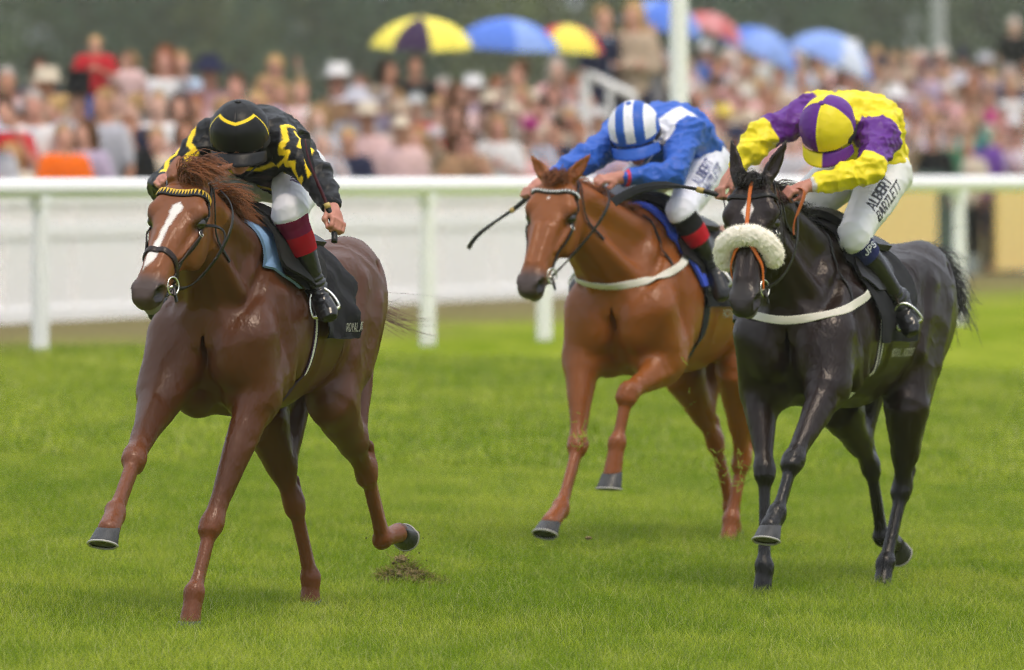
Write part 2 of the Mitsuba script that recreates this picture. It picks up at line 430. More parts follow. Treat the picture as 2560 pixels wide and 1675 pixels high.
ft = thing('white_fence', 'white boarded spectators fence of panels and rails behind the running rail', 'fence')
fa = math.atan2(FT[1], FT[0]); FR = rotz(fa)
def fpt(t, off=0.0, z=0.0):
    return V(FP[0] + FT[0] * t + FN[0] * off, FP[1] + FT[1] * t + FN[1] * off, .39 + z)
NPAN = 14
for k in range(-9, NPAN):
    t = k * 2.0 + 1.0
    put('post', rbox(fpt(t - 1, .0, .54), (.028, .10, 1.12), FR, .012), 'paint', ft, None, 30, V(.83, .83, .83))
    put('top_rail', rbox(fpt(t, .022, 1.04), (1.97, .04, .10), FR, .012), 'paint', ft, None, 30, WHITE)
    put('middle_rail', rbox(fpt(t, .022, .775), (1.97, .04, .13), FR, .012), 'paint', ft, None, 30, WHITE)
    put('kick_board', rbox(fpt(t, .022, .06), (1.96, .04, .13), FR, .008), 'paint', ft, None, 30, WHITE)
    put('panel', rbox(fpt(t, 0, .42), (1.97, .03, .60), FR, .004), 'paint', ft, None, 30, V(.88, .87, .88) * (0.97 + .04 * ((k * 7) % 3) / 2))
    put('upper_panel', rbox(fpt(t, 0, .92), (1.97, .03, .15), FR, .004), 'paint', ft, None, 30, V(.84, .80, .80))
yt = [(28.6, 35.6), (40.2, 48.0)]
for q, (a, b) in enumerate([(27.2, 36.3), (39.7, 48.5)]):
    yb = thing('advertising_board', ['pale yellow hoarding of panels under the rail, behind the dark horse', 'pale yellow hoarding at the right end, beyond the dark green gap'][q], 'hoarding', None)
    n = 3; w = (b - a) / n
    for i in range(n):
        put('panel', rbox(fpt(a + w * (i + .5), .02, .60), (w - .03, .06, 1.12), FR, .01), 'paint', yb, None, 30, V(.80, .58, .19))
        put('foot', rbox(fpt(a + w * (i + .5), .10, .02), (.12, .5, .05), FR, .01), 'paint', yb, None, 30, V(.3, .3, .3))
gt = thing('green_hoarding', 'dark green screen between the two yellow hoardings', 'hoarding')
for i in range(3):
    put('panel', rbox(fpt(36.3 + 1.13 * (i + .5), -.35, .66), (1.10, .05, 1.16), FR, .01), 'paint', gt, None, 30, V(.012, .05, .045))
put('skirting', rbox(fpt(38, -.2, .10), (3.3, .06, .28), FR, .01), 'paint', gt, None, 30, V(.22, .27, .27))

wp = thing('winning_post', 'tall white square post rising behind the jockey in blue', 'post')
c = at(1697, 400, 80.8)
put('shaft', rbox((c[0], c[1], 2.3), (.115, .115, 3.9), rotz(.5), .012), 'paint', wp, None, 30, WHITE)
put('base', rbox((c[0], c[1], .47), (.3, .3, .2), rotz(.5), .02), 'paint', wp, None, 30, V(.6, .6, .6))
lp = thing('lamp_post', 'grey metal pole standing against the trees at upper right', 'post')
c = at(2345, 400, 150)
put('shaft', tube([V(c[0], c[1], 0.4), V(c[0], c[1], 2), V(c[0], c[1], 4), V(c[0], c[1], 6.5)], [.13, .12, .11, .1], 12), 'paint', lp, None, True, V(.34, .36, .37))
put('base', tube([V(c[0], c[1], 0.38), V(c[0], c[1], .6), V(c[0], c[1], .9)], [.2, .2, .14], 12), 'paint', lp, None, True, V(.30, .32, .33))

# ---------------------------------------------------------------- the spectators' bank
def bank_h(t, d):
    """Height of the bank above the fence's foot, t along the fence, d behind it."""
    r = sstep(13.0, 24.0, np.asarray(t, float))
    return np.minimum(.24 * np.maximum(d - .6, 0), .5 + .85 * r)
bt, bd = np.meshgrid(np.linspace(-12, 56, 69), np.r_[.25, .8, 1.3, 2, 3, 4, 5, 6, 8, 10, 14, 20, 30], indexing='ij')
bv = np.stack([FP[0] + FT[0] * bt - FN[0] * bd, FP[1] + FT[1] * bt - FN[1] * bd, .394 + bank_h(bt, bd)], -1).reshape(-1, 3)
i, j = np.meshgrid(np.arange(68), np.arange(12), indexing='ij')
put('bank', (bv, np.stack([i * 13 + j, i * 13 + j + 1, (i + 1) * 13 + j + 1, (i + 1) * 13 + j], -1).reshape(-1, 4)), 'turf_material')
tag('bank', 'grassy bank sloping up behind the fence under the crowd', None, None, 'structure')

# ---------------------------------------------------------------- spectators: templates (facing -y, feet at 0, 1.72 m tall)
def tmpl(pose):
    B, C, Tn = Field(), Field(), Field()
    hh = 1.72
    B.ell((0, -.01, 1.60), (.075, .095, .12), k=.04); B.ell((0, -.05, 1.54), (.055, .06, .06), k=.03); B.ell((0, -.105, 1.59), (.016, .022, .025), k=.02)
    B.cap((0, .01, 1.36), (0, 0, 1.52), .055, .05, k=.04)
    tor = [(0, .155, .11), (.3, .14, .10), (.75, .175, .115), (.93, .165, .095), (1, .10, .07)]
    B.loft((0, .01, .9), (0, .01, 1.46), (0, 1, 0), tor, k=.05)
    C.loft((0, .01, .86), (0, .01, 1.455), (0, 1, 0), [(t, w + .022, d + .022) for t, w, d in tor], k=.05)
    for s in (-1, 1):
        sh = V(s * .175, .01, 1.39)
        el, ha = {'down': (V(s * .25, .03, 1.1), V(s * .23, -.08, .88)), 'photo': (V(s * .24, -.12, 1.18), V(s * .08, -.26, 1.5)), 'clap': (V(s * .25, -.06, 1.12), V(s * .04, -.25, 1.24)),
                  'wave': (V(s * .27, -.08, 1.2 + (.25 if s > 0 else 0)), V(s * .25, -.2, 1.0 + (.62 if s > 0 else 0))), 'fold': (V(s * .25, -.05, 1.12), V(-s * .1, -.2, 1.15))}[pose]
        B.cap(sh, el, .052, .04, k=.04); B.cap(el, ha, .038, .028, k=.02); B.ell(ha + unit(ha - el) * .06, (.04, .035, .06), k=.03)
        C.cap(sh, el * (.75 if pose != 'fold' else 1) + sh * (.25 if pose != 'fold' else 0), .07, .062, k=.05)
        if pose in ('fold', 'wave'):
            C.cap(el, el * .2 + ha * .8, .055, .045, k=.03)
        hp = V(s * .09, .01, .9)
        B.cap(hp, (s * .1, 0, .48), .085, .055, k=.03); B.cap((s * .1, 0, .48), (s * .1, .02, .08), .055, .04, k=.02); B.ell((s * .1, -.05, .04), (.045, .12, .04), k=.02)
        Tn.cap(hp, (s * .1, 0, .48), .105, .075, k=.04); Tn.cap((s * .1, 0, .48), (s * .1, .02, .1), .075, .065, k=.02)
    return dict(body=B.mesh(.042, 1), top=C.mesh(.044, 1), trousers=Tn.mesh(.055, 1))
TM = {q: tmpl(q) for q in ('down', 'photo', 'clap', 'wave', 'fold')}
def dome(scale, zc, cut, seed=0, back=.02):
    m = trimesh.creation.icosphere(subdivisions=2); v = m.vertices * scale; keep = None
    v[:, 2] = np.maximum(v[:, 2], cut); front = v[:, 1] < -.02
    v = v + V(0, back, zc); v += .012 * vnoise(v, 18, seed)[:, None] * unit(m.vertices)
    return v, m.faces
def long_hair():
    F = Field(); F.ell((0, .025, 1.63), (.098, .11, .12), k=.04); F.loft((0, .07, 1.6), (0, .07, 1.33), (0, 1, 0), [(0, .1, .06), (.6, .12, .05), (1, .10, .035)], k=.05)
    for s in (-1, 1):
        F.cap((s * .085, 0, 1.62), (s * .10, -.01, 1.4), .035, .03, k=.03)
    F.ell((0, -.12, 1.56), (.065, .09, .12), k=.02, op=-1)
    return F.mesh(.026, 1)
def revolve(prof, n=20, c=(0, 0, 0), tilt=0.0):
    g = np.arange(n) * 2 * np.pi / n
    v, f = skin(np.stack([np.stack([r * np.cos(g), r * np.sin(g) * 1.12, np.full(n, z)], 1) for r, z in prof]))
    c_, s_ = math.cos(tilt), math.sin(tilt)
    return v @ np.array([[1, 0, 0], [0, c_, -s_], [0, s_, c_]]).T + np.asarray(c), f
HEADS = {'short': dome(V(.088, .11, .115), 1.625, -.02, 1, .025), 'crop': dome(V(.083, .105, .112), 1.625, .02, 2, .022), 'long': long_hair(), 'bun': merge(dome(V(.09, .11, .115), 1.625, -.03, 3, .025), dome(V(.05, .05, .05), 1.70, -.05, 4, .12)),
         'straw': revolve([(.19, 1.66), (.195, 1.668), (.10, 1.672), (.097, 1.75), (.085, 1.775), (.0, 1.78)], c=(0, 0, 0)), 'wide': revolve([(.26, 1.63), (.265, 1.64), (.11, 1.68), (.10, 1.74), (.07, 1.775), (0, 1.78)]),
         'tophat': revolve([(.16, 1.665), (.165, 1.675), (.10, 1.68), (.097, 1.83), (.105, 1.845), (0, 1.85)]), 'cap': merge(dome(V(.095, .115, .11), 1.64, .0, 5, .01), (lambda m: (m.vertices * V(.075, .09, .012) + V(0, -.14, 1.65), m.faces))(trimesh.creation.icosphere(subdivisions=2)))}
GLASSES = merge(rbox((-.035, -.105, 1.615), (.05, .014, .035), None, .006), rbox((.035, -.105, 1.615), (.05, .014, .035), None, .006), rbox((0, -.112, 1.622), (.02, .008, .008), None, .003))
LAPEL = (lambda F: F)(Field())
def shirt_front():
    F = Field(); F.loft((0, -.075, 1.12), (0, -.075, 1.43), (0, 1, 0), [(0, .015, .065), (1, .055, .03)], k=.02)
    return F.mesh(.03, 1)
SHIRT = shirt_front()
CPAL = dict(white=(.72, .72, .74), cream=(.62, .54, .43), beige=(.46, .36, .27), pink=(.68, .38, .40), rose=(.72, .50, .50), navy=(.025, .028, .06), black=(.018, .018, .02), grey=(.24, .24, .27), pale_grey=(.46, .46, .52), pale_blue=(.42, .52, .68),
            blue=(.08, .16, .50), orange=(.85, .16, .02), red=(.50, .03, .04), magenta=(.50, .04, .25), turquoise=(.10, .46, .44), purple=(.16, .07, .36), green=(.06, .18, .10), tan=(.36, .22, .13), lilac=(.48, .40, .55), yellow=(.75, .60, .12), brown=(.10, .05, .03))
HPAL = dict(blond=(.46, .30, .13), dark=(.03, .02, .016), brown=(.10, .05, .027), grey=(.36, .33, .31), white=(.58, .55, .52), auburn=(.20, .07, .03), fair=(.33, .21, .10))
SPAL = [(.60, .33, .25), (.66, .41, .33), (.50, .26, .18), (.58, .30, .24)]
for n_, c_ in CPAL.items():
    scene['fabric_' + n_] = {'type': 'twosided', 'b': {'type': 'diffuse', 'reflectance': rgb(*c_)}}
for n_, c_ in HPAL.items():
    scene['hair_' + n_] = {'type': 'twosided', 'b': {'type': 'diffuse', 'reflectance': rgb(*c_)}}
for n_, c_ in enumerate(SPAL):
    scene[f'complexion_{n_}'] = {'type': 'twosided', 'b': {'type': 'diffuse', 'reflectance': rgb(*c_)}}
_files = {}
def shared(mesh, bsdf, M):
    i_ = id(mesh)
    if i_ not in _files:
        _files[i_] = (mikit.ply(mesh, None, smooth=True), mesh)
    d = dict(_files[i_][0]); d['bsdf'] = {'type': 'ref', 'id': bsdf}; d['to_world'] = M
    return d
def spectator(u, v, y, pose='down', top='white', hair='brown', head='short', hat=None, jacket=False, glasses=False, legs='navy', yaw=0, skin_=0, label='', group=None, foot=None, size=None):
    """A standing figure whose head centre is seen at (u, v), y metres away; it stands on the ground at 'foot'."""
    c = at(u, v, y)
    if foot is None:
        d = -((c[0] - FP[0]) * FN[0] + (y - FP[1]) * FN[1]); t = (c[0] - FP[0]) * FT[0] + (y - FP[1]) * FT[1]
        foot = .39 + float(bank_h(t, d))
    s = (c[2] - foot) / 1.60 if size is None else size
    foot = c[2] - 1.60 * s
    M = T4().translate([float(c[0]), float(y), float(foot)]) @ T4().rotate([0, 0, 1], yaw) @ T4().scale([s * (.5 + .5 / max(s, .7)) if s < 1 else s ** .5] * 2 + [s])
    k = thing('spectator', label, 'person', group)
    tm = TM[pose]
    scene[k + '__body'] = shared(tm['body'], f'complexion_{skin_}', M)
    scene[k + ('__jacket' if jacket else '__top')] = shared(tm['top'], 'fabric_' + top, M)
    scene[k + '__trousers'] = shared(tm['trousers'], 'fabric_' + legs, M)
    if jacket:
        scene[k + '__shirt'] = shared(SHIRT, 'fabric_' + (jacket if isinstance(jacket, str) else 'white'), M)
    if hat:
        scene[k + '__hair'] = shared(HEADS['long' if head in ('long', 'bun') else 'crop'], 'hair_' + hair, M)
        scene[k + '__hat'] = shared(HEADS[head if head in ('straw', 'wide', 'tophat', 'cap') else 'straw'], 'fabric_' + hat, M)
    else:
        scene[k + '__hair'] = shared(HEADS[head], 'hair_' + hair, M)
    if glasses:
        scene[k + '__sunglasses'] = shared(GLASSES, 'fabric_black', M)
    return k

# ---------------------------------------------------------------- the crowd: those one can tell apart
def fence_y(u, d):
    """Distance of the line d metres behind the fence where it is seen at u."""
    ox, oy = FP[0] - FN[0] * d, FP[1] - FN[1] * d
    k = (u - 1280) / 25600
    return (FT[0] * oy - FT[1] * ox) / (FT[0] - FT[1] * k)
PL = [  # u, v of the head's centre, metres behind the fence, dress
    (12, 282, .5, dict(pose='photo', top='red', hair='dark', label='person in a red top at the far left edge of the crowd')),
    (25, 392, .35, dict(top='cream', hair='blond', head='long', label='short person in a cream top at the left edge, just above the rail')),
    (85, 268, .6, dict(top='white', hair='grey', head='crop', jacket='pale_blue', label='grey-haired person in an open white jacket and pale blue shirt at far left')),
    (52, 318, .75, dict(top='navy', hair='brown', label='person in a navy top left of the child in orange')),
    (160, 345, .3, dict(top='orange', hair='fair', head='crop', pose='fold', yaw=25, label='child in a bright orange top at the rail')),
    (196, 255, .8, dict(top='pale_grey', hair='grey', hat='black', head='tophat', jacket='white', label='person in a black top hat and pale grey morning coat')),
    (258, 262, .55, dict(top='pale_grey', hair='fair', head='crop', jacket='pale_blue', yaw=-30, label='person in a long pale grey jacket leaning beside the top hat')),
    (318, 330, .45, dict(top='black', hair='auburn', head='crop', label='red-faced person in black with a grey front, left of the leading jockey')),
    (283, 246, 1.5, dict(pose='photo', top='beige', hair='brown', label='person in beige raising both hands behind the pale grey jackets')),
    (395, 265, .9, dict(top='white', hair='fair', head='crop', label='person in a white shirt left of the leading jockey')),
    (448, 270, 1.3, dict(top='navy', hair='dark', head='long', label='long dark-haired person beside the white shirt, left of the black cap')),
    (490, 268, 1.7, dict(pose='clap', top='cream', hair='auburn', label='person in cream with a reddish face, just left of the black cap')),
    (452, 160, 3.0, dict(top='pale_blue', hair='fair', head='crop', size=1.0, label='person in pale blue standing high above the row left of the black cap')),
    (118, 222, 1.5, dict(top='beige', hair='blond', head='straw', hat='cream', label='person in a cream straw hat at far left')),
    (18, 205, 2.0, dict(top='rose', hair='grey', head='crop', label='pale-haired person in rose at the far left, second row')),
    (752, 232, 2.2, dict(top='white', hair='fair', head='crop', label='white-shirted person right of the black cap')),
    (795, 300, .8, dict(top='pale_grey', hair='fair', head='long', label='fair long-haired person in pale grey behind the raised whip')),
    (870, 352, .35, dict(top='navy', hair='blond', head='short', pose='fold', label='blond child in a navy top right of the whip')),
    (918, 300, 1.0, dict(top='rose', hair='brown', hat='cream', head='straw', label='person in a cream straw hat and rose top right of the whip')),
    (1002, 328, .4, dict(top='rose', hair='blond', hat='cream', head='cap', label='blond person in a cream cap and pale pink jacket by the rail')),
    (1040, 270, 1.2, dict(top='red', hair='blond', hat='white', head='cap', label='person in a white cap and red top behind the pale pink jacket')),
    (1085, 352, .5, dict(pose='clap', top='tan', hair='brown', hat='pale_grey', head='cap', glasses=True, label='brown-haired person in a pale grey cap and tan top')),
    (1140, 290, 1.1, dict(pose='fold', top='brown', hair='brown', head='long', label='long brown-haired person with a reddish face')),
    (1165, 350, .6, dict(pose='photo', top='tan', hair='brown', glasses=True, label='person with both hands at the face behind the grey cap')),
    (1245, 318, .6, dict(pose='clap', top='white', hair='fair', head='long', label='person in white with hands clasped, left of the purple cap')),
    (1325, 330, .5, dict(pose='photo', top='pale_blue', hair='dark', hat='magenta', head='cap', label='person in a purple cap and pale blue top holding hands up')),
    (1450, 335, .6, dict(top='lilac', hair='auburn', head='short', label='person with auburn hair in lilac, left of the striped cap')),
    (1492, 300, 1.0, dict(top='white', hair='grey', hat='white', head='cap', label='person in a white cap left of the striped cap')),
    (1562, 385, .35, dict(top='yellow', hair='dark', label='steward in a bright yellow top behind the jockey in blue')),
    (1385, 240, 2.2, dict(top='rose', hair='brown', head='long', label='dark-haired person in rose below the yellow and red umbrella')),
    (1040, 168, 2.4, dict(top='black', hair='dark', head='short', skin_=2, size=1.05, legs='black', label='person in black standing under the yellow umbrella')),
    (1425, 300, 1.5, dict(pose='clap', top='cream', hair='blond', head='bun', label='blond person in cream clapping, left of the white cap')),
    (1808, 300, 1.5, dict(top='beige', hair='brown', hat='yellow', head='straw', label='person in a yellow straw hat between the two right-hand jockeys')),
    (1875, 315, 1.2, dict(top='white', hair='brown', hat='cream', head='straw', label='person in a cream straw hat and white top behind the purple sleeve')),
    (2330, 345, .5, dict(top='black', hair='dark', label='dark-haired person in black right of the yellow silks')),
    (2375, 340, .6, dict(pose='fold', top='green', hair='brown', glasses=True, yaw=20, label='person in dark green with sunglasses near the rail')),
    (2415, 315, .7, dict(pose='wave', top='turquoise', hair='fair', head='long', yaw=-20, label='person in a turquoise top at the right')),
    (2455, 335, .5, dict(top='purple', hair='auburn', head='short', label='person in purple beside the turquoise top')),
    (2535, 318, .5, dict(top='pale_grey', hair='grey', hat='white', head='cap', label='person in a round white cap near the right edge')),
    (2500, 350, .45, dict(pose='photo', top='lilac', hair='brown', label='person in lilac left of the round white cap')),
    (2400, 215, 3.5, dict(top='grey', hair='brown', hat='pale_grey', head='wide', label='person in a wide pale grey hat at upper right')),
    (2472, 245, 2.6, dict(top='magenta', hair='dark', head='long', label='dark-haired person in a magenta top at upper right')),
    (2535, 65, 6.5, dict(top='black', hair='white', head='short', size=1.0, label='white-haired person in black standing high at the top right corner')),
    (2525, 190, 3.2, dict(top='navy', hair='grey', skin_=1, label='person in navy below the white-haired one at right')),
    (2360, 175, 4.2, dict(pose='photo', top='red', hair='dark', label='person in dark red holding hands up left of the wide grey hat')),
    (2275, 150, 5.2, dict(top='pale_blue', hair='fair', head='crop', size=1.0, label='fair-haired person in pale blue above the yellow silks')),
    (1640, 165, 3.2, dict(top='pale_blue', hair='brown', head='long', yaw=30, label='person in a sky blue top just left of the tall white post')),
    (1765, 130, 4.6, dict(top='blue', hair='dark', hat='white', head='cap', size=1.0, label='person in blue with a white cap right of the tall white post')),
    (2190, 140, 5.0, dict(top='beige', hair='blond', head='short', size=1.0, label='blond person in beige under the rightmost blue umbrella')),
    (2235, 160, 4.4, dict(top='rose', hair='blond', hat='tan', head='cap', label='person in a tan cap above the yellow silks')),
]
for u, v, d, k in PL:
    k = dict(k); spectator(u, v, fence_y(u, d), **{'skin_': (int(u) * 7) % 4, **k})

# the raised viewers beside the steps
st = thing('viewing_steps', 'white handrail and steps below the person in the navy jacket', 'steps')
yb = 108.0
for q in range(5):
    c = at(1490 + 22 * q, 300, yb)
    put('step', rbox((c[0] + .1, yb + .5, .55 + .50 - .14 * q), (.5, 1.2, .16), None, .01), 'matt', st, None, 30, V(.3, .3, .3))
put('platform', rbox((at(1530, 0, yb)[0], yb + 1.6, .95), (1.6, 1.2, .9), None, .02), 'matt', st, None, 30, V(.2, .2, .21))
a, b = at(1462, 182, yb), at(1585, 240, yb)
put('handrail', tube([a, .5 * (a + b), b], .045, 10), 'paint', st, None, True, WHITE)
for q in (0, .5, 1):
    c = a * (1 - q) + b * q
    put('handrail_post', tube([V(c[0], c[1], .4), V(c[0], c[1], 1), c], .055 if q == 0 else .03, 10), 'paint', st, None, True, WHITE)
spectator(1507, 48, yb + 1.3, top='navy', hair='fair', head='crop', jacket='pale_blue', foot=1.4, yaw=40, label='person in a navy jacket standing high on the viewing steps')
spectator(1585, 40, yb + 1.4, top='beige', hair='blond', head='long', pose='fold', foot=1.4, yaw=-20, label='person in beige beside the navy jacket on the viewing steps')
spectator(1625, 92, yb + 2.2, top='grey', hair='fair', head='short', pose='photo', size=1.0, label='person in grey with hands raised, right of the beige one on the steps')
# two children lifted above the crowd
spectator(238, 112, fence_y(238, 1.6), top='red', hair='blond', head='short', legs='blue', pose='clap', size=.62, label='blond child in red and blue lifted above the crowd behind the top hat')
spectator(316, 152, fence_y(316, 2.2), top='rose', hair='brown', head='long', legs='rose', size=.60, label='child in pink lifted above the crowd, right of the one in red and blue')

# the rest of the crowd, row upon row
rg = random.Random(21)
tops = ['white', 'cream', 'beige', 'pink', 'rose', 'navy', 'pale_grey', 'pale_blue', 'pale_grey', 'tan', 'lilac', 'white', 'rose', 'beige', 'pink', 'cream']
hairs = ['blond', 'brown', 'dark', 'fair', 'grey', 'auburn', 'white', 'fair', 'brown']
marks = [(0, 'at the far left edge'), (110, 'left of the top hat'), (196, 'by the top hat'), (320, 'left of the leading jockey'), (470, 'behind the right arm in black'), (595, 'behind the black cap'), (740, 'right of the black cap'), (850, 'above the whip hand'), (960, 'left below the yellow umbrella'),
         (1050, 'below the yellow umbrella'), (1170, 'between yellow and blue umbrella'), (1270, 'below the wide blue umbrella'), (1400, 'below the yellow and red umbrella'), (1500, 'below the viewing steps'), (1600, 'above the striped cap'), (1700, 'by the tall white post'), (1800, 'below the red umbrella'), (1900, 'left of the purple sleeve'),
         (1990, 'above the purple sleeve'), (2080, 'above the quartered cap'), (2180, 'above the yellow back'), (2290, 'right of the yellow silks'), (2350, 'below the grey lamp post'), (2450, 'near the right end'), (2545, 'at the right edge')]
ROWS = ['at the rail', 'in the second row', 'in the third row', 'in the fourth row', 'in the fifth row', 'in the sixth row', 'in the seventh row', 'in the eighth row', 'in the ninth row', 'in the tenth row', 'in the last row']
used, taken = {}, [(u, v) for u, v, d, k in PL]
HEADW = {'short': 'short {} hair', 'crop': 'cropped {} hair', 'long': 'long {} hair', 'bun': '{} hair in a bun'}
for r in range(11):
    d = .40 + .46 * r
    u = -30.0 + 40 * (r % 2)
    while u < 2600:
        y = fence_y(u, d); sc = 25600 / y
        right = float(sstep(1250, 1750, np.array(u)))
        step = sc * rg.uniform(.22, .34)
        if r < 6 + round(right * 5) and rg.random() < .94:
            t = None
            c = at(u, 408, y); tt = (c[0] - FP[0]) * FT[0] + (y - FP[1]) * FT[1]
            foot = .39 + float(bank_h(tt, d)); hgt = rg.choice([1.5, 1.55, 1.6, 1.66, 1.72]) * rg.uniform(.96, 1.02) + (.08 if r else 0)
            v = 408 - (foot + hgt - CAM[2]) * sc
            if not any(abs(u - a) < sc * .14 and abs(v - b) < sc * .13 for a, b in taken):
                taken.append((u, v))
                top, hr = rg.choice(tops), rg.choice(hairs); hd_ = rg.choice(['short', 'short', 'crop', 'long', 'long', 'bun']); hat = rg.choice(['cream', 'white', 'beige', 'navy', 'pale_grey', 'tan']) if rg.random() < .22 else None
                shape = rg.choice(['straw', 'wide', 'cap', 'straw']) if hat else hd_
                pose = rg.choice(['down', 'photo', 'clap', 'wave', 'fold', 'down', 'clap']); gl = rg.random() < .25
                m = min(marks, key=lambda q: abs(q[0] - u))[1]
                act = {'down': '', 'photo': ' hands raised,', 'clap': ' clapping,', 'wave': ' arm raised,', 'fold': ' arms folded,'}[pose]
                lk = lambda: None
                look = (f"{hat.replace('_', ' ')} {dict(straw='straw hat', wide='wide hat', cap='cap')[shape]}" if hat else HEADW[hd_].format(hr))
                lab = f"person in {top.replace('_', ' ')}, {look},{act} {ROWS[r].replace('in the ', '')}, {m}"
                if len(lab.replace('-', ' ').split()) > 16:
                    lab = lab.replace('short ', '').replace('cropped ', '').replace('long ', '').replace(act or '#', ',' if act else '')
                if len(lab.replace('-', ' ').split()) > 16: lab = lab.replace(', ' + m, ', ' + m.replace('the leading jockey', 'the black cap').replace('left below', 'below'))
                if len(lab.replace('-', ' ').split()) > 16: lab = lab.replace(ROWS[r].replace('in the ', ''), '').replace(' ,', ',')
                if lab in used:
                    used[lab] += 1; u += step; continue
                used[lab] = 1
                spectator(u, v, y, pose=pose, top=top, hair=hr, head=shape, hat=hat, glasses=gl, jacket=rg.random() < .25, yaw=rg.uniform(-40, 40), skin_=rg.randrange(4), legs=rg.choice(['navy', 'grey', 'black', 'beige']), label=lab, group='race-goers standing in the crowd')
        u += step

# ---------------------------------------------------------------- umbrellas
def umbrella(u, v, y, w, cols, label, tilt=(0, 0), hgt=.30, grp='umbrellas above the crowd', sag=0):
    k = thing('umbrella', label, 'umbrella', grp)
    R = w * y / 25600 / 2; top = at(u, v, y); n = 8; N = 7
    Rm = trimesh.transformations.euler_matrix(math.radians(tilt[0]), math.radians(tilt[1]), 0.2)[:3, :3]
    W = lambda p: np.asarray(p) @ Rm.T + top
    for i in range(n):
        g0, g1 = 2 * np.pi * i / n, 2 * np.pi * (i + 1) / n
        rows = []
        for a in np.linspace(0, 1, 8):
            r = R * math.sin(a * 1.25) / math.sin(1.25); z = -hgt * R * 1.6 * (1 - math.cos(a * 1.25)) / (1 - math.cos(1.25))
            q = np.linspace(0, 1, N); gg = g0 + (g1 - g0) * q; rr = r * (np.cos(np.pi / n) / np.cos(gg - (g0 + g1) / 2)) * (1 - .05 * a * np.sin(np.pi * q))
            rows.append(np.stack([rr * np.cos(gg), rr * np.sin(gg), z + 0 * q], 1))
        g = np.stack(rows); lowr = g - V(0, 0, .006)
        idx = np.arange(8 * N).reshape(8, N); f = np.stack([idx[:-1, :-1], idx[1:, :-1], idx[1:, 1:], idx[:-1, 1:]], -1).reshape(-1, 4)
        put('gore', (W(np.vstack([g.reshape(-1, 3), lowr.reshape(-1, 3)])), np.vstack([f, f[:, ::-1] + 8 * N])), 'cloth', k, None, True, cols[i % len(cols)])
        put('rib', tube(W([g[0, 0] - V(0, 0, .01), g[4, 0] - V(0, 0, .012), g[7, 0] - V(0, 0, .012)]), .006, 5), 'steel', k)
    put('pole', tube(W([V(0, 0, .06), V(0, 0, -.5), V(0, 0, -1.3)]), .012, 8), 'paint', k, None, True, V(.2, .2, .2))
    put('handle', tube(W([V(0, 0, -1.3), V(0, 0, -1.45)]), .02, 8), 'paint', k, None, True, V(.05, .05, .05))
YE, BL, RD, DK, PW, LB = V(.85, .74, .12), V(.10, .20, .66), V(.62, .09, .10), V(.05, .03, .07), V(.6, .66, .78), V(.24, .36, .74)
umbrella(1055, 44, 103, 262, [YE, YE, YE, YE, YE, DK, YE, YE], 'yellow umbrella with a dark panel, leftmost of the umbrellas', (6, 0), .34)
umbrella(1272, 46, 104, 270, [BL, BL, LB, BL], 'wide blue umbrella right of the yellow one', (4, 3), .34)
umbrella(1420, 62, 108, 190, [YE, YE, RD, YE, RD], 'yellow and red umbrella left of the viewing steps', (4, 4), .42)
umbrella(1668, 2, 116, 215, [BL, LB, BL], 'blue umbrella behind the tall white post', (5, 12), .42)
umbrella(1798, 38, 124, 165, [V(.52, .14, .15), V(.60, .26, .27)], 'red and pink umbrella right of the tall white post', (5, 22), .36)
umbrella(1925, 78, 127, 215, [LB, BL, LB], 'light blue umbrella tilted right of the red one', (5, 24), .40)
umbrella(2105, 90, 129, 235, [LB, LB, PW, BL], 'large pale blue umbrella, rightmost of them all', (4, 24), .40)

# ---------------------------------------------------------------- trees
def leaves(n, c, r, seed, size, cols):
    q = np.random.default_rng(seed); nb = 26
    cc = unit(q.normal(size=(nb, 3))) * q.uniform(.35, .95, (nb, 1)); br = q.uniform(.22, .42, nb); pick = q.integers(0, nb, n)
    p = cc[pick] + unit(q.normal(size=(n, 3))) * (br[pick] * q.uniform(.5, 1.05, n) ** .6)[:, None]
    p = p * np.asarray(r) + np.asarray(c); p = p[p[:, 2] > .5]; n = len(p)
    a = unit(q.normal(size=(n, 3))); b = unit(np.cross(a, q.normal(size=(n, 3)))); s = size * q.uniform(.6, 1.4, (n, 1))
    v = np.stack([p - a * s, p + b * s * .5, p + a * s, p - b * s * .5], 1).reshape(-1, 3)
    f = np.arange(4 * n).reshape(n, 4)
    col = np.repeat(cols * (q.uniform(.75, 1.25, n) * (.9 + .3 * q.uniform(size=nb)[pick[:n]]))[:, None], 4, 0)
    return v, f, col
rg = random.Random(8)
KIND = [('dark bluish green', V(.075, .125, .085)), ('mid green', V(.115, .165, .085)), ('pale olive', V(.17, .20, .085)), ('grey green', V(.105, .145, .095))]
seen = {}
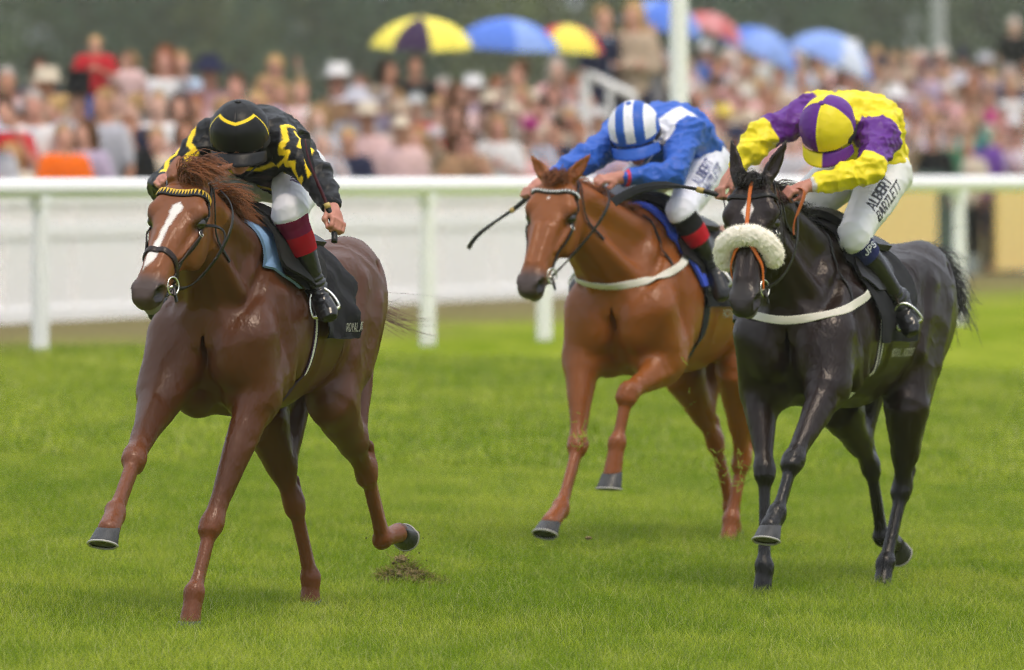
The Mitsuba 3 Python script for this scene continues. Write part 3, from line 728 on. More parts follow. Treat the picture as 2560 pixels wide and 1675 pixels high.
for row, (y, n, half) in enumerate(((490, 18, 40), (560, 18, 48))):
    for i in range(n):
        x = -half + 2 * half * (i + .5 * row) / (n - 1) + rg.uniform(-1.2, 1.2); yy = y + rg.uniform(-9, 9)
        kd = rg.choices(range(4), [4, 3, 2, 3])[0]
        w, hh = rg.uniform(4.4, 6.4), rg.uniform(14, 19)
        nm, cl = KIND[kd]; u = 1280 + 25600 * x / yy
        where = min(marks, key=lambda q: abs(q[0] - u))[1].replace('below the', 'above the').replace('in the', 'over the')
        lab = f"{nm} tree in the {'near' if row == 0 else 'far'} row behind the crowd, {where}"
        if lab in seen:
            lab = lab.replace('tree in', 'tall tree in' if lab.replace('tree in', 'rounder tree in') in seen else 'rounder tree in')
        if len(lab.split()) > 16: lab = lab.replace(' behind the crowd', '')
        seen[lab] = 1
        k = thing('tree', lab, 'tree', 'trees lining the far side behind the crowd')
        base = V(x, yy, .39); tr = spline([base, base + V(rg.uniform(-.2, .2), 0, 3.2), base + V(rg.uniform(-.4, .4), 0, 7.5), base + V(rg.uniform(-.3, .3), 0, hh * .8)], 10)
        limb = [tube(spline([tr[q], tr[q] + V(sx * 1.1, sy * .9, 1.1), tr[q] + V(sx * 2.8, sy * 2.0, 2.8)], 6), np.linspace(.17, .05, 6), 6) for q, sx, sy in ((3, 1, .3), (4, -1, -.4), (5, .6, -.8), (6, -.7, .7), (7, .5, .6))]
        put('trunk', merge(tube(tr, np.linspace(.42, .1, 10), 8), *limb), 'matt', k, None, True, V(.07, .055, .045))
        lv, lf, lc = leaves(2500, base + V(0, 0, .3 + hh / 2), (w, w * .9, hh / 2), 100 * row + i, .38, cl)
        put('crown', (lv, lf), 'leaf', k, None, False, lc)

# ---------------------------------------------------------------- horses
def place(o, phi):
    p = math.radians(phi)
    M = np.eye(4); M[:3, 0] = (-math.sin(p), -math.cos(p), 0); M[:3, 1] = (math.cos(p), -math.sin(p), 0); M[:3, 2] = (0, 0, 1); M[:3, 3] = o
    return M

def ortho(a, b):
    """Component of b across a."""
    a = unit(a); return unit(b - a * (a @ b))

class Horse:
    pass

def horse_form(J):
    h = Horse(); F = h.F = Field(); h.J = J
    tuck, top = J.get('belly', .80), J.get('croup', 1.42)
    # trunk: (x, top, bottom, half-width); the quarters may bend to one side and gather under the body
    bend, gather = J.get('bend', 0.0), J.get('gather', 1.0)
    def Q(x, y, z):
        return V(x if x > -.35 else -.35 + (x + .35) * gather, y + bend * max(0, -x - .35) / .75, z)
    secs = [(-1.24, 1.27, 1.15, .06), (-1.14, 1.35, 1.08, .15), (-1.0, top - .01, 1.0, .205), (-.85, top + .01, .95, .235), (-.62, top + .005, tuck + .02, .25), (-.35, 1.425, tuck - .03, .283), (-.15, 1.44, .765, .285),
            (0, 1.505, .75, .255), (.18, 1.475, .755, .225), (.32, 1.37, .82, .195), (.42, 1.27, .93, .15), (.475, 1.2, 1.02, .09)]
    zc = 1.13
    for A, B, k_ in ((5, 11, .05), (0, 5, .003)):
        x0, x1 = secs[A][0], secs[B][0]
        F.loft(Q(x0, 0, zc), Q(x1, 0, zc), (0, 0, 1), [((x - x0) / (x1 - x0), w, max(a - zc, .03), max(zc - b, .03)) for x, a, b, w in secs[A:B + 1]], k=k_)
    F.loft((-.12, 0, 1.43), (.2, 0, 1.44), (0, 0, 1), [(0, .05, .04, .1), (.5, .06, .075, .1), (1, .06, .04, .1)], k=.1)       # withers
    P, N = J['poll'], J['nose']
    e1 = unit(N - P); e2 = ortho(e1, unit(V(0, 1, 0) + J.get('yaw', 0) * V(1, 0, 0))); e3 = np.cross(e1, e2)
    h.P, h.e1, h.e2, h.e3 = P, e1, e2, e3
    hd = lambda s, y, z: P + e1 * s + e2 * y + e3 * z
    h.hd = hd
    # neck
    n0, n1 = V(.12, P[1] * .1, 1.24), hd(.03, 0, -.10)
    na = unit(n1 - n0); nu = ortho(na, V(-.4, 0, 1))
    F.loft(n0, n1, nu, [(-.15, .16, .2, .2), (0, .155, .26, .25), (.3, .118, .185, .215), (.62, .083, .135, .165), (.85, .072, .105, .128), (1, .066, .085, .115), (1.08, .05, .06, .08)], k=.06)
    for s in (-1, 1):     # jugular groove and brachiocephalic muscle
        F.cap(n0 + na * .05 + nu * -.12 + V(.1, s * .125, -.03), n1 - na * .1 - nu * .09 + V(0, s * .035, 0), .055, .032, k=.035)
        F.cap(n0 + na * .02 - nu * .16 + V(.14, s * .05, 0), n1 - na * .1 - nu * .125 + V(0, s * .018, 0), .05, .028, k=.035)
        F.cap(n0 + V(-.02, s * .1, .1), n1 + nu * .03 - na * .1 + V(0, s * .05, 0), .06, .03, k=.06)
    # shoulder, breast, quarters
    for s in (-1, 1):
        S = V(.37, s * .165, 1.07)
        F.ell((.17, s * .165, 1.13), (.11, .07, .27), [(.85, 0, -.5), (0, 1, .25 * s), (.5, -.25 * s, .85)], k=.04)
        F.ell((.06, s * .19, 1.1), (.15, .085, .2), [(.8, 0, -.6), (0, 1, 0), (.6, 0, .8)], k=.05)
        F.ell((.385, s * .095, 1.01), (.105, .092, .15), [(1, 0, .35), (0, 1, 0), (-.35, 0, 1)], k=.022)
        F.ell((.33, s * .17, 1.09), (.10, .07, .13), k=.03)
        F.ell((.25, s * .1, .85), (.16, .085, .10), k=.035)
        F.ell(Q(-.9, s * .135, 1.2), (.28, .145, .245), [(1, 0, -.15), (0, 1, 0), (.15, 0, 1)], k=.06)
        F.ell(Q(-.66, s * .185, 1.30), (.11, .05, .07), k=.08)
        F.ell(Q(-1.06, s * .11, 1.13), (.15, .115, .22), k=.05)
    F.ell((.445, 0, 1.0), (.035, .014, .12), k=.03, op=-1)
    for s in (-1, 1):     # edges and hollows between the big muscles
        F.cap((.06, s * .115, 1.43), (.345, s * .185, 1.12), .028, .034, k=.035)
        F.cap((.17, s * .165, 1.40), (.43, s * .16, 1.16), .012, .014, k=.05, op=-1)
        F.cap((.10, s * .235, 1.22), (.24, s * .225, .93), .008, .010, k=.035, op=-1)
        F.cap((.20, s * .20, 1.22), (.16, s * .215, .90), .05, .045, k=.02)
        F.cap((.30, s * .195, 1.04), (.19, s * .20, .86), .045, .04, k=.015)
        F.cap((.40, s * .04, 1.17), (.435, s * .10, 1.02), .05, .06, k=.02)
        F.cap((.36, s * .05, .93), (.28, s * .13, .86), .055, .05, k=.015)
        F.ell(Q(-.46, s * .30, 1.12), (.07, .035, .15), k=.06, op=-1)
        F.cap(Q(-.98, s * .235, 1.32), Q(-.84, s * .25, .92), .008, .012, k=.05, op=-1)
        F.cap(Q(-.72, s * .225, 1.27), Q(-.58, s * .225, .98), .05, .04, k=.03)
        F.cap(Q(-.88, s * .25, 1.18), Q(-.76, s * .22, .92), .045, .05, k=.03)
    h.dock = Q(-1.26, 0, 1.315)
    h.hoofs = []
    for s, n in ((-1, 'R'), (1, 'L')):
        el, kn, fe, ho = (J[n + 'F' + q] for q in ('el', 'kn', 'fe', 'ho')); hdir = J.get(n + 'Fd', V(.15, 0, -1)); S = V(.37, s * .155, 1.06)
        F.cap(S, el + V(-.02, 0, .03), .105, .088, k=.05)
        F.cap(V(.08, s * .15, 1.12), el + V(-.05, 0, .04), .10, .07, k=.06)      # triceps
        b = unit(kn - el); fw = ortho(b, V(1, 0, .35)); lat = np.cross(b, fw)
        F.loft(el - b * .04, kn, fw, [(-.05, .06, .07, .085), (.12, .062, .082, .088), (.3, .06, .078, .075), (.55, .047, .06, .055), (.8, .037, .046, .041), (1, .037, .043, .04)], k=.045)
        F.cap(el + b * .02 + fw * .035 + lat * .012, el * .45 + kn * .55 + fw * .03, .046, .020, k=.010)
        F.cap(el + b * .04 + fw * .0 + lat * s * -.042, el * .35 + kn * .65 + lat * s * -.024, .030, .016, k=.010)
        F.cap(el + b * .02 - fw * .045 + lat * s * .01, el * .42 + kn * .58 - fw * .03, .042, .018, k=.010)
        c = unit(fe - kn); fc = ortho(c, fw if abs(c @ fw) < .9 else V(1, 0, .3))
        F.ell(kn, (.046, .050, .062), [lat, fc, c], k=.022)
        F.ell(kn - fc * .042 + c * .005, (.022, .022, .035), [lat, fc, c], k=.018)
        F.ell(kn + c * .03 + fc * .012, (.04, .036, .025), [lat, fc, c], k=.015)
        L = np.linalg.norm(fe - kn)
        F.loft(kn, fe, fc, [(0, .034, .036), (.25, .0245, .026), (.7, .023, .024), (1, .03, .032)], k=.02)
        F.cap(kn + c * .04 - fc * .028, fe - fc * .03 - c * .01, .016, .018, k=.012)
        F.ell(fe, (.037, .042, .042), [lat, fc, c], k=.015); F.ell(fe - fc * .035 + c * .012, (.025, .022, .028), [lat, fc, c], k=.015)
        hdir = unit(hdir); cor = ho - hdir * .075
        p = unit(cor - fe)
        F.cap(fe, cor + p * .01, .033, .040, k=.02)
        F.cap(fe - fc * .02, cor - ortho(hdir, V(1, 0, 0)) * .035, .024, .03, k=.02)
        h.hoofs.append((cor, hdir, unit(V(1, 0, 0)) if not (n + 'Ft' in J) else J[n + 'Ft'], n + 'F'))
        st, hk, fe, ho = (J[n + 'H' + q] for q in ('st', 'ho', 'fe', 'to')); hip = Q(-.84, s * .145, 1.24)
        F.loft(hip, st, V(1, 0, .3), [(-.1, .12, .2, .25), (.3, .13, .2, .25), (.7, .105, .14, .19), (1, .085, .10, .12)], k=.05)
        F.cap(Q(-1.12, s * .105, 1.12), st * .45 + hk * .55 + V(-.03, 0, 0), .115, .05, k=.06)
        b = unit(hk - st); fw = ortho(b, V(1, 0, .2)); lat = np.cross(b, fw)
        F.ell(st + V(.015, 0, 0), (.085, .075, .085), k=.04)
        F.loft(st, hk, fw, [(-.05, .075, .09, .10), (.2, .078, .085, .11), (.5, .057, .062, .075), (.8, .036, .043, .042), (1, .036, .044, .044)], k=.045)
        c = unit(fe - hk); fc = ortho(c, V(1, 0, .2))
        pt = hk - fw * .062 - c * .06
        F.ell(hk, (.038, .052, .066), [lat, fc, c], k=.025); F.cap(hk - fc * .03 + c * .03, pt, .026, .022, k=.018)
        F.cap(pt, st * .55 + hk * .45 - fw * .06, .016, .024, k=.012)
        F.cap(st + b * .03 + fw * .045 - lat * s * -.0, st * .4 + hk * .6 + fw * .03, .045, .022, k=.012)
        F.cap(st + b * .05 - lat * s * .045, st * .35 + hk * .65 - lat * s * .022, .032, .016, k=.012)
        F.ell(hk + fc * .012 + c * .03, (.04, .035, .03), [lat, fc, c], k=.015)
        F.loft(hk, fe, fc, [(0, .035, .04), (.25, .026, .03), (.7, .025, .027), (1, .03, .034)], k=.02)
        F.cap(hk + c * .05 - fc * .032, fe - fc * .03, .017, .019, k=.012)
        F.ell(fe, (.038, .043, .043), [lat, fc, c], k=.015); F.ell(fe - fc * .035 + c * .01, (.025, .022, .028), [lat, fc, c], k=.015)
        hdir = unit(J.get(n + 'Hd', V(.1, 0, -1))); cor = ho - hdir * .075; p = unit(cor - fe)
        F.cap(fe, cor + p * .01, .033, .040, k=.02)
        h.hoofs.append((cor, hdir, V(1, 0, 0) if not (n + 'Ht' in J) else J[n + 'Ht'], n + 'H'))
    F.cap(Q(-1.2, 0, 1.33), Q(-1.27, 0, 1.31), .045, .04, k=.05)       # dock
    # head
    a0, a1 = hd(0, 0, -.062), hd(.60, 0, -.05); U = unit(e3)
    F.loft(a0, a1, U, [(0, .068, .05, .08), (.12, .090, .062, .13), (.26, .104, .064, .165), (.36, .098, .063, .168), (.48, .079, .058, .138), (.6, .064, .053, .105), (.74, .057, .05, .088), (.86, .058, .047, .076), (.95, .054, .04, .062), (1, .038, .024, .04)], k=.045, n=2.6)
    for s in (-1, 1):
        F.ell(hd(.235, s * .068, -.15), (.095, .03, .08), [e1, e2, e3], k=.03)                 # cheek
        F.ell(hd(.165, s * .095, -.035), (.045, .028, .030), [e1, e2, e3], k=.018)             # brow
        F.cap(hd(.07, s * .06, -.02), hd(.15, s * .085, -.022), .022, .024, k=.03)
        F.cap(hd(.235, s * .092, -.075), hd(.36, s * .066, -.062), .018, .010, k=.014)          # facial crest
        F.cap(hd(.27, s * .028, -.004), hd(.46, s * .022, -.008), .012, .01, k=.02)             # nasal bones
        F.ell(hd(.125, s * .08, -.042), (.032, .02, .02), [e1, e2, e3], k=.018, op=-1)         # hollow above the eye
        F.ell(hd(.195, s * .121, -.057), (.034, .024, .024), [e1, e2, e3], k=.012, op=-1)
        F.ell(hd(.30, s * .088, -.035), (.06, .012, .02), [e1, e2, e3], k=.03, op=-1)
        F.ell(hd(.548, s * .047, -.045), (.042, .022, .034), [unit(e1 + .5 * e3), e2, unit(e3 - .5 * e1)], k=.02)
        F.ell(hd(.553, s * .066, -.047), (.043, .030, .029), [unit(e1 + .75 * e3), e2, unit(e3 - .75 * e1)], k=.008, op=-1)
        F.ell(hd(.575, s * .05, -.045), (.018, .02, .016), [e1, e2, e3], k=.008, op=-1)
        F.ell(hd(.545, s * .06, -.105), (.06, .03, .006), [unit(e1 + .1 * e3), e2, unit(e3 - .1 * e1)], k=.01, op=-1)
        e = hd(.19, s * .079, -.053)
    F.ell(hd(.585, 0, -.055), (.028, .035, .03), [e1, e2, e3], k=.02)
    F.ell(hd(.545, 0, -.125), (.045, .034, .024), [e1, e2, e3], k=.018)
    F.ell(hd(.20, 0, -.235), (.12, .03, .06), [e1, e2, e3], k=.04, op=-1)                       # between the jaws
    h.Fh = Field(); h.Fh.p = list(F.p)
    h.eyes = [hd(.192, s * .096, -.054) for s in (-1, 1)]
    for s, n in ((-1, 'earR'), (1, 'earL')):
        b = hd(.005, s * .062, -.012); t = J[n]; a = unit(t - b); op = unit(J.get('earopen', e1) + V(0, s * .25, 0)); opn = ortho(a, op)
        F.loft(b - a * .02, t, opn, [(0, .024, .022, .026), (.3, .034, .02, .024), (.6, .027, .014, .017), (.85, .013, .008, .01), (1, .004, .004, .004)], k=.018)
        F.loft(b + a * .02 + opn * .018, t - a * .03 + opn * .009, opn, [(0, .012, .012), (.35, .022, .013), (.75, .014, .009), (1, .005, .005)], k=.006, op=-1)
    return h

def hoof_mesh(cor, d, toe):
    d = unit(d); t = ortho(d, toe); l = np.cross(d, t); n = 30
    g = np.arange(n) * 2 * np.pi / n; R = []
    for u, (rf, rl, sh, drop) in ((0, (.044, .042, 0, 0)), (0.06, (.047, .046, 0, 0)), (.3, (.050, .049, .008, 0)), (.65, (.054, .053, .018, 0)), (1, (.059, .058, .029, 0))):
        c, s = np.cos(g), np.sin(g)
        fl = np.where(c < 0, .82, 1.0)
        hgt = .078 * u * np.where(c < 0, 1, 1) - .016 * (1 - u) * (-c) * 0.8
        R.append(cor + t * (c * rf * fl + sh)[:, None] + l * (s * rl * (1 - .12 * (c < -.5)))[:, None] + d * hgt[:, None])
    sole = R[-1] * .88 + R[-1].mean(0) * .12 - d * .006
    return skin(np.stack(R + [sole, sole * .2 + sole.mean(0) * .8])), R[-1], d

def build_horse(name, J, M, coat, label, hs=0.0088):
    h = horse_form(J); h.M = M; F = h.F
    t = thing(name, label, 'horse', None); h.key = t
    v, f = F.mesh(hs, 2)
    n = normals(v, f)
    v = v + n * (.0022 * vnoise(v, 14, 3) + .0012 * vnoise(v, 45, 5) + .003 * vnoise(v * V(1, 1, .5), 7, 9))[:, None]
    body = np.clip(sstep(.42, .62, v[:, 2]) * (1 - sstep(.42, .26, np.linalg.norm(v - h.hd(.2, 0, -.05), axis=1))), 0, 1)
    w_ = v + .05 * np.stack([vnoise(v, 5, 31 + q, 2) for q in range(3)], 1)
    rid = np.clip(1 - np.abs(vnoise(w_ * V(1.3, 1.3, .6), 7, 41, 1)) * 3, 0, 1) ** 1.5
    vein = np.clip(1 - np.abs(vnoise(w_ * V(1, 1, .8), 11, 43, 1)) * 9, 0, 1) ** 2 * sstep(-.1, .2, vnoise(v, 3, 47, 2))
    v = v + n * ((.0042 * rid + .0024 * vein) * body + .0012 * vein * (1 - body))[:, None]
    col = coat(h, v, n)
    put('body', (v, f), 'coat', t, M, True, col)
    for e in h.eyes:
        m = trimesh.creation.icosphere(subdivisions=3, radius=.025)
        put('eye', (m.vertices * (1, 1, 1) + e, m.faces), 'glassy', t, M, True, (.008, .005, .004))
    for cor, d, toe, n_ in h.hoofs:
        m, rim, dd = hoof_mesh(cor, d, toe)
        nn = vnoise(m[0] @ np.array([[1, 0, 0], [0, 1, 0], [0, 0, .25]]) + 0, 55, 2)
        hk = put('hoof', m, 'hoof_horn', t, M, True, np.clip(.042 + .06 * nn[:, None] + np.zeros(3), .02, .3) * V(1.0, 1.0, 1.02))
        put('horseshoe', tube(rim + dd * .001, .0045, 6, True, up=dd), 'paint', hk, M, True, V(.38, .37, .34))
    return h

def head_sy(h, v):
    q = v - h.P
    return q @ h.e1, q @ h.e2, q @ h.e3

def coat_fn(base, dark, leg, muzzle, marks=None, muz_s=.455, shade=.35, head=None):
    def fn(h, v, n):
        s, y, z = head_sy(h, v); inh = (z > -.26) & (np.abs(y) < .14) & (s > -.05) & (s < .68)
        t = np.clip(.5 + 1.1 * vnoise(v, 3.2, 1) + .5 * vnoise(v, 11, 2), 0, 1)
        c = lerp(base, dark, t * shade)
        if head is not None:
            hx = (v - V(.15, 0, 1.2)) @ unit(h.P - V(.15, 0, 1.2)) / np.linalg.norm(h.P - V(.15, 0, 1.2))
            c = lerp(c, head * (.85 + .3 * t[:, None]), np.maximum(sstep(.55, .98, hx) * (v[:, 2] > 1.3), inh))
        lo = np.zeros(len(v))
        for q in ('RFkn', 'LFkn', 'RHho', 'LHho'):
            k = h.J[q]; o = h.J[q[:2] + 'fe']; a = unit(o - k); x = (v - k) @ a; r = np.linalg.norm(v - k - x[:, None] * a, axis=1)
            lo = np.maximum(lo, sstep(-.18, .08, x) * (r < .15) * (x < .6))
        c = lerp(c, leg, lo)
        m = sstep(muz_s, muz_s + .085, s + .02 * vnoise(v, 25, 4)) * inh
        c = lerp(c, muzzle, m * .92)
        c = lerp(c, V(.19, .175, .15), .8 * inh * sstep(.52, .57, s) * sstep(-.075, -.115, z))
        for e in h.eyes:
            c = lerp(c, V(.012, .009, .008), .85 * sstep(.058, .026, np.linalg.norm(v - e, axis=1)))
        for q in (-1, 1):     # nostril openings
            c = lerp(c, V(.012, .008, .008), sstep(.046, .030, np.linalg.norm(v - h.hd(.56, q * .062, -.046), axis=1)))
        if marks:
            w = marks(s, y + .007 * vnoise(v, 40, 7) * 2, z) * inh * (z > -.05)
            c = lerp(c, V(.72, .68, .64), np.clip(w, 0, 1))
        return np.clip(c, .004, 1)
    return fn

J1 = dict(RFel=V(.52, -.165, .82), RFkn=V(.90, -.11, .609), RFfe=V(1.18, -.075, .416), RFho=V(1.335, -.05, .287), LFel=V(.36, .17, .80), LFkn=V(.606, .09, .347), LFfe=V(.748, .075, .093), LFho=V(.80, .07, -.088),
    RHst=V(-.60, -.17, .72), RHho=V(-.80, -.115, .389), RHfe=V(-.93, -.095, .085), RHto=V(-.92, -.095, -.082), LHst=V(-.50, .16, .79), LHho=V(-.97, .128, .51), LHfe=V(-1.18, .118, .23), LHto=V(-1.41, .125, .262),
    RFd=V(.35, 0, -.94), LFd=V(.25, 0, -.97), RHd=V(.1, 0, -1), LHd=V(-.93, 0, .15), LHt=V(-.2, 0, -1), poll=V(.70, .032, 1.69), nose=V(1.13, -.012, 1.20), earR=V(.585, -.05, 1.77), earL=V(.54, .155, 1.735), earopen=V(0, 0, -1), belly=.84, croup=1.415, bend=-.07, gather=.90)
J2 = dict(RFel=V(.416, -.17, .80), RFkn=V(.575, -.12, .456), RFfe=V(.822, -.10, .183), RFho=V(1.0, -.09, .056), LFel=V(.28, .17, .80), LFkn=V(.598, .13, .687), LFfe=V(.673, .11, .469), LFho=V(.715, .10, .264),
    RHst=V(-.80, -.17, .74), RHho=V(-1.1, -.13, .433), RHfe=V(-1.226, -.10, .12), RHto=V(-1.27, -.10, -.07), LHst=V(-.62, .17, .75), LHho=V(-.835, .11, .35), LHfe=V(-.775, .08, .08), LHto=V(-.73, .08, -.085),
    RFd=V(.45, 0, -.9), LFd=V(.12, 0, -1), RHd=V(-.2, 0, -1), LHd=V(.1, 0, -1), poll=V(.87, -.095, 1.665), nose=V(1.22, -.12, 1.135), earR=V(.85, -.235, 1.755), earL=V(.85, .055, 1.76), earopen=V(1, 0, .2), belly=.79, croup=1.42)
J3 = dict(RFel=V(.307, -.17, .79), RFkn=V(.46, -.10, .497), RFfe=V(.555, -.07, .10), RFho=V(.59, -.07, -.09), LFel=V(.47, .17, .82), LFkn=V(.78, .13, .545), LFfe=V(.923, .11, .337), LFho=V(1.005, .10, .217),
    RHst=V(-.76, -.17, .72), RHho=V(-1.062, -.13, .479), RHfe=V(-1.162, -.11, .16), RHto=V(-1.40, -.11, .115), LHst=V(-.60, .18, .735), LHho=V(-.73, .12, .39), LHfe=V(-.56, .10, .075), LHto=V(-.51, .10, -.085),
    RFd=V(.05, 0, -1), LFd=V(.35, 0, -.94), RHd=V(-.95, 0, -.2), RHt=V(-.2, 0, -1), LHd=V(.1, 0, -1), poll=V(.73, -.065, 1.72), nose=V(1.0, -.025, 1.185), earR=V(.70, -.165, 1.875), earL=V(.70, .075, 1.87), earopen=V(1, 0, .1), belly=.77, croup=1.42)
M1, M2, M3 = place((-1.0336, 39.9694, 0), 20), place((.6317, 46.4116, .02), 23), place((1.3055, 43.1031, -.04), 20)

def blaze(s, y, z):
    c = np.interp(s, [.14, .18, .24, .32, .38, .45, .5], [.014, .010, .0, -.006, -.010, -.022, -.034]); w = np.interp(s, [.145, .155, .185, .23, .31, .355, .40, .435, .475], [.004, .021, .019, .0115, .0085, .012, .020, .015, .0])
    return sstep(.005, -.003, np.abs(y - c) - w) * (s < .48) * (s > .14)
def star(s, y, z):
    return sstep(.004, -.003, np.abs(y + .004) + np.abs(s - .155) * .5 - .027)
def fleck(s, y, z):
    return sstep(.003, -.002, np.hypot(y + .012, s - .125) - .007)
coat1 = coat_fn(V(.084, .0265, .0082), V(.042, .0140, .0056), V(.145, .045, .016), V(.050, .037, .034), blaze, head=V(.185, .060, .018))
coat2 = coat_fn(V(.235, .070, .012), V(.125, .036, .008), V(.215, .062, .016), V(.045, .038, .038), fleck)
coat3 = coat_fn(V(.0085, .0042, .0028), V(.020, .0078, .0038), V(.0065, .0054, .0054), V(.026, .021, .020), star, shade=.6)
H1 = build_horse('racehorse', J1, M1, coat1, 'dark chestnut racehorse with a white blaze, in front at the left')
H2 = build_horse('racehorse', J2, M2, coat2, 'bright chestnut racehorse in the middle, under the jockey in blue')
H3 = build_horse('racehorse', J3, M3, coat3, 'near-black racehorse wearing a white sheepskin noseband')

# ---------------------------------------------------------------- tack: straps and sheets laid on a body
def march(F, o, d, off, far=.5, it=26):
    """From far out along d (n x 3) back towards o until the surface is 'off' away."""
    o = np.asarray(o, float); d = unit(d); t = np.full(len(d), far)
    for _ in range(it):
        t = np.clip(t - .85 * (F(o + d * t[:, None]) - off), 0, far)
    return o + d * t[:, None]
def head_band(h, s, psi, off=.002, depth=-.075):
    s, psi = np.asarray(s, float), np.radians(psi)
    o = h.P + h.e1 * s[:, None] + h.e3 * depth
    return march(h.Fh, o, np.sin(psi)[:, None] * h.e2 + np.cos(psi)[:, None] * h.e3, off, .3)
def on_strap(h, pts, width, thick=.004):
    return strap(pts, h.F.grad(pts, .006), width, thick)
def trunk_pts(h, x, th, off):
    x, th = np.broadcast_arrays(np.asarray(x, float), np.radians(th))
    o = np.stack([x, 0 * x, 0 * x + 1.12], -1); sh = o.shape
    d = np.stack([0 * x, np.sin(th), np.cos(th)], -1)
    return march(h.F, o.reshape(-1, 3), d.reshape(-1, 3), off, .6, 40).reshape(sh)
def sheet(h, xf_, xr, th0, th1, off, thick, n=26, m=22, rip=0.0, seed=0, rough=None):
    """Cloth over the trunk between angles th0..th1 (0 = back, + = left side); xf_, xr give the front and rear edge along it."""
    a = np.linspace(0, 1, n)[:, None]; b = np.linspace(0, 1, m)[None]
    th = th0 + (th1 - th0) * a + 0 * b
    f = np.interp(a[:, 0], np.linspace(0, 1, len(xf_)), xf_)[:, None]; r = np.interp(a[:, 0], np.linspace(0, 1, len(xr)), xr)[:, None]
    x = f + (r - f) * b
    P = trunk_pts(h, x, th, off)
    g = h.F.grad(P.reshape(-1, 3), .01).reshape(P.shape)
    if rip:
        P = P + g * (rip * (.4 + vnoise(P, 9, seed, 2) * 2.2) * (a ** 1.3))[..., None]
    Q = P + g * thick
    top, bot = Q.reshape(-1, 3), P.reshape(-1, 3); N = n * m
    idx = np.arange(N).reshape(n, m); f1 = np.stack([idx[:-1, :-1], idx[:-1, 1:], idx[1:, 1:], idx[1:, :-1]], -1).reshape(-1, 4)
    e = np.r_[idx[0, :-1], idx[:-1, -1], idx[-1, :0:-1], idx[:0:-1, 0]]; e2 = np.roll(e, -1)
    side = np.stack([e, e2, e2 + N, e + N], 1)
    return (np.vstack([top, bot]), np.vstack([f1, f1[:, ::-1] + N, side[:, ::-1]]))
def conform(F, text, height, o, dx, dy, off=.002, bold=False, depth=.0015, squash=1.0):
    """Lettering laid on the surface of F: o = start of the base line, dx along it, dy up the letters."""
    m = meshkit.text_mesh(text, height, depth, bold)
    v, f = trimesh.remesh.subdivide_to_size(m.vertices, m.faces, height * .35)
    dx, dy = unit(dx), unit(dy)
    P = np.asarray(o) + v[:, :1] * squash * dx + v[:, 1:2] * dy
    n = np.cross(dx, dy)
    S = march(F, P - n * .12, np.broadcast_to(n, P.shape), off, .3, 30)
    return S + n * v[:, 2:], f

